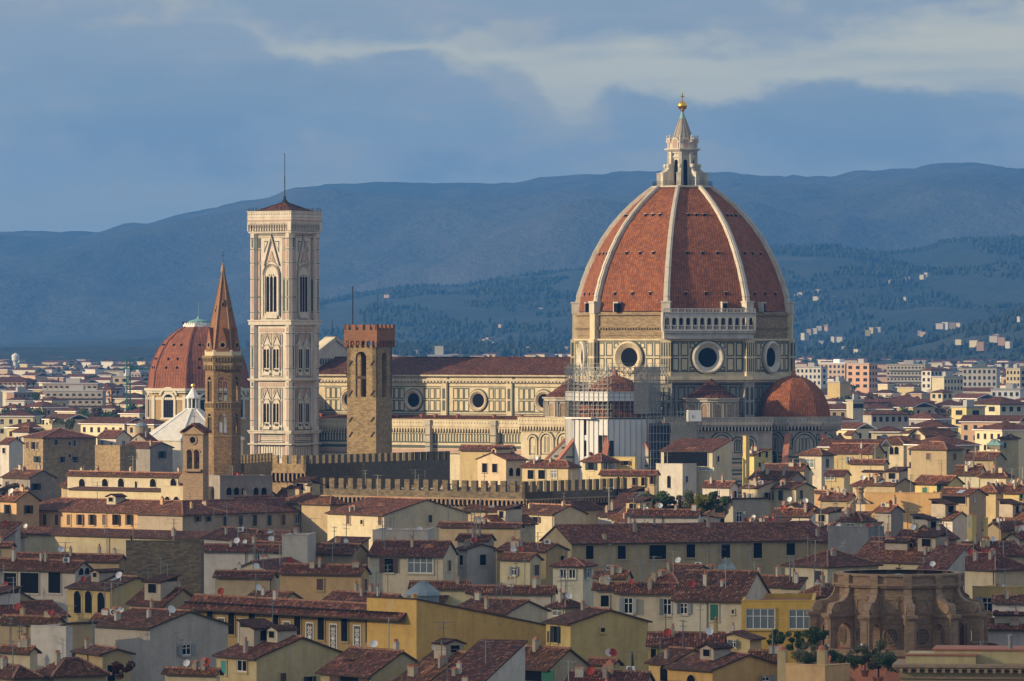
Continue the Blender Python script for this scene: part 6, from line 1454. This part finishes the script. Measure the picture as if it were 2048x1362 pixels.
B('villa_block','low white modern house with terraces near the picture edge',1982,2040,2060,780,798,2150,12,(.66,.66,.64),1,5,0,'house')
B('villa_block','cream house with a red roof in front of the grey tower block',1862,1885,1905,784,800,2080,45,(.58,.50,.34),1,2,2,'house',roof='h')
B('villa_block','large terracotta roofed house with open cream gable right of the apse',1805,1862,1914,866,885,1380,58,(.64,.57,.42),1,2,3,'house',roof='h')
for xl,xc,xr in ((1935,1945,1948),(1956,1965,1968),(1975,1984,1987)): pass
# water tower, crane, railway building
Y=3900; s=F/Y; t=thing('water_tower','white mushroom-shaped water tower on the far plain','water tower',(xa(31,Y),Y,gz(Y)),0); b=gz(Y)
mb=MB(); mb.lathe([(2.3,0),(1.6,8),(1.6,za(723,Y)-b)],14); mb.build('stem','painted',t,(.55,.54,.50)); mb=MB(); mb.lathe([(1.7,za(724,Y)-b),(2.7,za(720,Y)-b),(2.9,za(711,Y)-b),(2.2,za(709,Y)-b),(.3,za(706,Y)-b)],16); mb.build('tank','painted',t,(.62,.61,.58))
Y=1900; t=thing('tower_crane','slim green lattice tower crane left of the far domed chapel','crane',(xa(257,Y),Y,gz(Y)),15); b=gz(Y); top=za(716,Y)-b
simple('crane_green',(.02,.20,.14),.6)
mb=MB()
for a,c in ((-1,-1),(1,-1),(1,1),(-1,1)): mb.bar((a*.6,c*.6,0),(a*.6,c*.6,top),.12)
z=0
while z<top-2: mb.bar((-.6,-.6,z),(.6,-.6,z+2),.07); mb.bar((.6,-.6,z),(.6,.6,z+2),.07); mb.box(-.6,.6,-.65,-.55,z,z+.1); z+=2
mb.build('mast','crane_green',t); zj=za(738,Y)-b; mb=MB(); mb.bar((-4,0,zj),(13,0,zj),.25); mb.bar((-4,0,zj+1.1),(13,0,zj+.6),.12); mb.bar((0,0,top),(13,0,zj+.5),.06); mb.bar((0,0,top),(-4,0,zj+1),.06); mb.build('jib','crane_green',t)
mb=MB(); mb.box(-1.2,.2,-1.2,-.2,zj-2.2,zj); mb.build('cab','white_paint',t)
Y=4200; t=thing('railway_tower','pale concrete block on a truss-fronted hall beyond the nave roof','building',(xa(878,Y),Y,gz(Y)),0); b=gz(Y)
mb=MB(); mb.box(-3.4,3.4,0,8,0,za(692,Y)-b); mb.build('tower','painted',t,(.50,.46,.36)); mb=MB(); mb.box(-9,9,-2,10,za(713,Y)-b,za(709,Y)-b); mb.box(-9,9,1,10,0,za(713,Y)-b)
for i in range(8): mb.bar((-8.8+i*2.2,-1,za(719,Y)-b),(-7.7+i*2.2,-1,za(713,Y)-b),.25); mb.bar((-6.6+i*2.2,-1,za(719,Y)-b),(-7.7+i*2.2,-1,za(713,Y)-b),.25)
mb.build('hall','painted',t,(.36,.36,.36))
# carved stone finial among the roofs
Y=960; t=thing('stone_finial','carved pale stone finial with leafy base standing among the roofs','finial',(xa(1720,Y),Y,za(1008,Y)),0); mb=MB(); mb.lathe([(2.2,0),(1.4,.25),(.8,1.0),(.55,1.8),(.8,2.3),(.6,2.5),(.95,2.9),(.5,3.0),(.1,3.2)],10); mb.build('body','pietra',t)
mb=MB()
for k in range(8): M=rz(45*k); mb.slab([(.6,0),(2.6,0),(2.3,.35),(1.3,.7),(.8,1.2)],-.12,.12,M,0,True)
mb.build('leaf','pietra',t)
# ---- distant houses: prototypes copied in loops
def proto_far(v):
    w,d,h0=((9,9,11),(14,9,10),(11,8,14),(18,10,13),(8,8,9),(12,12,16))[v]; mb=MB(); mb.box(-w/2,w/2,-d/2,d/2,-8,h0); a=mb.mesh('wall',['painted'])
    mb=MB(); e=.6; rs=d*.19
    if v in (0,2,4,5):
        A,B_,C_,D=(-w/2-e,-d/2-e,h0),(w/2+e,-d/2-e,h0),(w/2+e,d/2+e,h0),(-w/2-e,d/2+e,h0); m_=min(w,d)/2; P,Q=(-w/2+m_,0,h0+rs),(w/2-m_+.01,0,h0+rs)
        for f in ([A,B_,Q,P],[B_,C_,Q],[C_,D,P,Q],[D,A,P]): slabq(mb,f)
    else:
        slabq(mb,[(-w/2-e,-d/2-e,h0),(w/2+e,-d/2-e,h0),(w/2+e,0,h0+rs),(-w/2-e,0,h0+rs)]); slabq(mb,[(w/2+e,d/2+e,h0),(-w/2-e,d/2+e,h0),(-w/2-e,0,h0+rs),(w/2+e,0,h0+rs)])
    b=mb.mesh('roof',['roof_tiles','painted'])
    mb=MB(); mb.box(-.55,.55,-.05,0,0,1.5,None,0,False); mb.box(-.65,.65,-.1,0,-.12,0,None,1); c=mb.mesh('window',['grey_void','painted'])
    n=int(w/3); ws=[(-w/2+w*(i+.5)/n,-d/2-.004,h0-2.6-j*3.1,0) for i in range(n) for j in range(2)]+[(w/2+.004,-d/2+d*(i+.5)/2,h0-2.6-j*3.1,90) for i in range(2) for j in range(2)]
    return a,b,c,ws,h0
PR=[proto_far(v) for v in range(6)]
FC=[((.60,.52,.34),'cream'),((.60,.55,.46),'white'),((.56,.46,.22),'yellow'),((.44,.34,.22),'tan'),((.50,.32,.2),'peach'),((.38,.36,.34),'grey')]
def far_house(px,Y,zt,name='distant_house',zone='',grp='',win=True,sc=1.,cat='house',lab=None):
    v=rnd.randrange(6); a,b,c,ws,h0=PR[v]; ci=rnd.choice((0,0,1,1,2,3,4,5)); col,cn=FC[ci]
    t=thing(name,lab or 'small %s red-roofed house %s'%(cn,zone),cat,(xa(px,Y),Y,zt-h0*sc*(.6 if cat=='villa' else 1)),-rnd.choice((33,40,20,57,10)),grp or 'distant %s houses %s'%(cn,zone)); t.scale=(sc,sc,sc*(.6 if cat=='villa' else 1))
    k=rnd.uniform(.85,1.1)*(.72 if cat=='villa' else 1); link('wall',a,t,tuple(q*k for q in col)); k=rnd.uniform(.75,1.2); link('roof',b,t,(k*1.05,k,k*.98))
    if win:
        for x,y,z,r_ in ws:
            o=link('window',c,t,(.5,.48,.42)); o.location=(x,y,z); o.rotation_euler=(0,0,R(r_))
    return t
rnd.seed(5)
occ=[]
def okfar(px,py,w,Y):
    for (a,b_,t,bt,Yh) in PRI:
        if Yh>Y and px+w/2>a and px-w/2<b_ and py-3<bt and py+3>t: return False
    for (a,py2,w2) in occ:
        if abs(px-a)<(w+w2)*.42 and abs(py-py2)<max(2.,w*.2): return False
    return True
for k in range(20000):
    if len(occ)>=295: break
    right=rnd.random()<.72
    px=rnd.uniform(1585,2160) if right else rnd.uniform(-110,300)
    py=714+(rnd.random()**1.0)*((182 if px>1700 else 150) if right else 145)
    if not right and 770<py<835 and rnd.random()<.55: continue
    if right and 1585<px<1660 and py>790: continue
    Y=Yof(py); w=12*F/Y
    if not okfar(px,py,w,Y): continue
    occ.append((px,py,w)); zone=('beyond the apse' if px>1585 else 'on the plain left of the domed chapel')+(' far away' if Y>2800 else '')
    far_house(px,Y,za(py,Y),'distant_house',zone,'',Y<2100)
for k in range(60):
    px=rnd.choice((rnd.uniform(780,1145),rnd.uniform(900,1145),rnd.uniform(645,690))); py=rnd.uniform(694,717) if rnd.random()<.6 else rnd.uniform(708,718); Y=5600 if py<708 else 4700
    far_house(px,Y,za(py,Y),'distant_house','beyond the nave roof','',False,.9)
# villas on the hills
def hillY(hn,px,py):
    h_,D,front=HILLS[hn]
    for i in range(200):
        t=-1+i/200; y,z=h_(px,t)
        if z>za(py,y)+0 and t>-.97:
            return y*1.0,z
    return None
VL=[(1595,595),(1603,593),(1612,591),(1620,590),(1636,586),(1632,598),(1645,597),(1640,603),(1670,597),(1780,565),(1788,564),(1808,562),(1815,560),(1846,555),(1853,552),(1811,600),(1620,665),(1630,662),(1640,660),(1652,658),(1655,663),(1610,672),(1643,688),(1668,679),(1682,680),(1736,666),(1745,664),(1758,661),(1840,670),(1848,672),(1880,653),(1893,650),(1905,652),(1918,655),(1919,686),(1950,688),(1962,691),(1988,679),(1995,676),(2004,682),(2018,690),(2040,640),(955,690),(962,688),(970,685),(975,690),(985,688),(978,682),(950,696),(990,692),(1020,698),(1060,700),(1082,686),(1110,690),(1118,692),(910,698),(925,699),(1002,657),(1083,623),(808,693),(820,695),(835,707),(1135,700),(775,595),(648,610),(1500,735),(1690,700),(1715,705)]
for px,py in VL:
    q=None
    for hn in ('near_hill','middle_hill'):
        q=hillY(hn,px,py)
        if q: break
    if q:
        z=q[1]; far_house(px,q[0]-6,z+3.2,'hillside_villa','on the wooded hills','white villas scattered on the hills',False,rnd.uniform(.45,.65),'villa','tiny white villa on the wooded hillside')
# trees in the far city
for px,py,s,k,l,c in ((1722,737,6,'u','umbrella pine in front of the salmon office block',DG),(1797,742,7.5,'c','tall dark cypress in front of the balcony block',DG),(1712,760,6,'c','slim cypress left of the barracks',DG),(1650,745,6,'c','dark conifer by the white-roofed apartments',DG),(2036,760,5,'r','dark tree before the yellow-cream block',DG),
   (1745,806,4,'r','reddish tree by the barracks',BR),(1775,806,4,'r','rusty autumn tree in front of the barracks',BR),(1810,810,4.5,'r','dark green tree in front of the barracks',DG),(1880,805,5,'r','bare brownish tree right of the barracks',BR),(1915,800,6,'r','large rusty autumn tree above the twin yellow houses',BR),(1680,792,4.5,'r','dark tree beyond the half dome',DG),(1695,790,4,'r','dull green tree beyond the half dome',DG),
   (192,812,7,'r','grey-brown leafless tree before the finned block',BR),(178,818,6,'r','olive green tree before the finned block',OG),(235,808,7,'r','yellow autumn tree left of the green crane',(.24,.15,.03)),(208,822,7,'r','large dark green tree under the finned block',DG),(222,825,6,'r','dark tree at the foot of the crane',DG),(78,812,6,'r','dark tree between the brown blocks',DG),(25,816,6,'r','dark tree at the picture edge',DG),(8,818,6,'r','bluish tree in the corner of the plain',DG),(60,812,5,'r','evergreen left of the finned block',DG),(150,828,5,'r','tree at the foot of the finned block',OG),(262,805,5,'r','tree just right of the crane mast',DG),(120,832,5,'r','low tree under the balconies',OG)):
    tree(px,py,Yof(py+8),s,k,l,c)
for i in range(70):
    px=rnd.choice((rnd.uniform(0,290),rnd.uniform(1600,2048),rnd.uniform(1600,2048))); py=rnd.uniform(712,790)
    tree(px,py,Yof(py+6),rnd.uniform(3.5,6.5),rnd.choice('rrrc'),'dark green tree among the distant houses',rnd.choice((DG,DG,OG,BR)),'trees among the distant houses')
# wooded texture of the hills: one mass of crowns
q=random.Random(3); v=[];f=[]
def clump(x,y,z,r,hh):
    k=len(v); n=5
    for i in range(n): a=6.28*i/n+q.random(); v.append((x+r*math.cos(a)*q.uniform(.7,1.2),y+r*math.sin(a)*q.uniform(.7,1.2),z-2))
    for i in range(n): a=6.28*i/n+q.random(); v.append((x+r*.8*math.cos(a),y+r*.8*math.sin(a),z+hh*.6))
    v.append((x,y,z+hh)); 
    for i in range(n): j=(i+1)%n; f.append((k+i,k+j,k+n+j,k+n+i)); f.append((k+n+i,k+n+j,k+2*n))
for hn,N,r0 in (('middle_hill',24000,3.0),('near_hill',10000,2.8)):
    h_,D,front=HILLS[hn]
    for i in range(N):
        px=q.uniform(600 if hn!='mountain' else -50,2150); t=-q.random()**1.3 if hn!='mountain' else -q.random()*.06; 
        if q.random()<.25: t=-q.random()*.03
        if noise.noise(Vector((px/160,t*5,D)))<-.05 and t<-.04: continue
        y,z=h_(px,t); s_=q.uniform(.6,1.4); clump(xa(px,D),y,z,r0*s_,r0*1.6*s_*(1.6 if q.random()<.15 else 1))
for i in range(2600):
    px=q.choice((q.uniform(-20,300),q.uniform(640,1150),q.uniform(1590,2060),q.uniform(1590,2060))); Y=q.uniform(2600,6300); s_=q.uniform(.6,1.3); clump(xa(px,Y),Y,gz(Y)-1,5*s_,11*s_)
me=bpy.data.meshes.new('forest'); me.from_pydata(v,[],f); g=material('forest',.95); n_=g.n('ShaderNodeNewGeometry',0); a=g.noise(n_,.02,4.); setc(g,g.mix(g.step(a,.35,.65),c4((.014,.026,.02)),c4((.030,.040,.026)))); me.materials.append(MATS['forest']); o=link('forest',me,kind='stuff')
# ================================================================ an unseen bank of cloud, placed out to the side to shade the nearer roofs
cd=Vector((0,600,0))+sd*(1050/sd.z); me=bpy.data.meshes.new('cloud')
mb=MB(); mb.sphere((0,0,0),1,40); vv=[]
for x in mb.v:
    p=Vector(x); n1=noise.fractal(p*1.7+Vector((3,1,4)),1.,2.,4); p=p*(1+.28*n1); vv.append((p.x*760,p.y*300,p.z*70))
me.from_pydata(vv,[],mb.f); m=bpy.data.materials.new('cloud'); m.use_nodes=True; nt=m.node_tree; nt.nodes.remove(nt.nodes['Principled BSDF']); d_=nt.nodes.new('ShaderNodeBsdfDiffuse'); d_.inputs[0].default_value=(.8,.8,.8,1); tr_=nt.nodes.new('ShaderNodeBsdfTransparent'); mx=nt.nodes.new('ShaderNodeMixShader'); mx.inputs[0].default_value=.50; nt.links.new(tr_.outputs[0],mx.inputs[1]); nt.links.new(d_.outputs[0],mx.inputs[2]); nt.links.new(mx.outputs[0],nt.nodes['Material Output'].inputs[0]); me.materials.append(m)
o=link('shade_clouds',me,kind='stuff'); o.location=cd
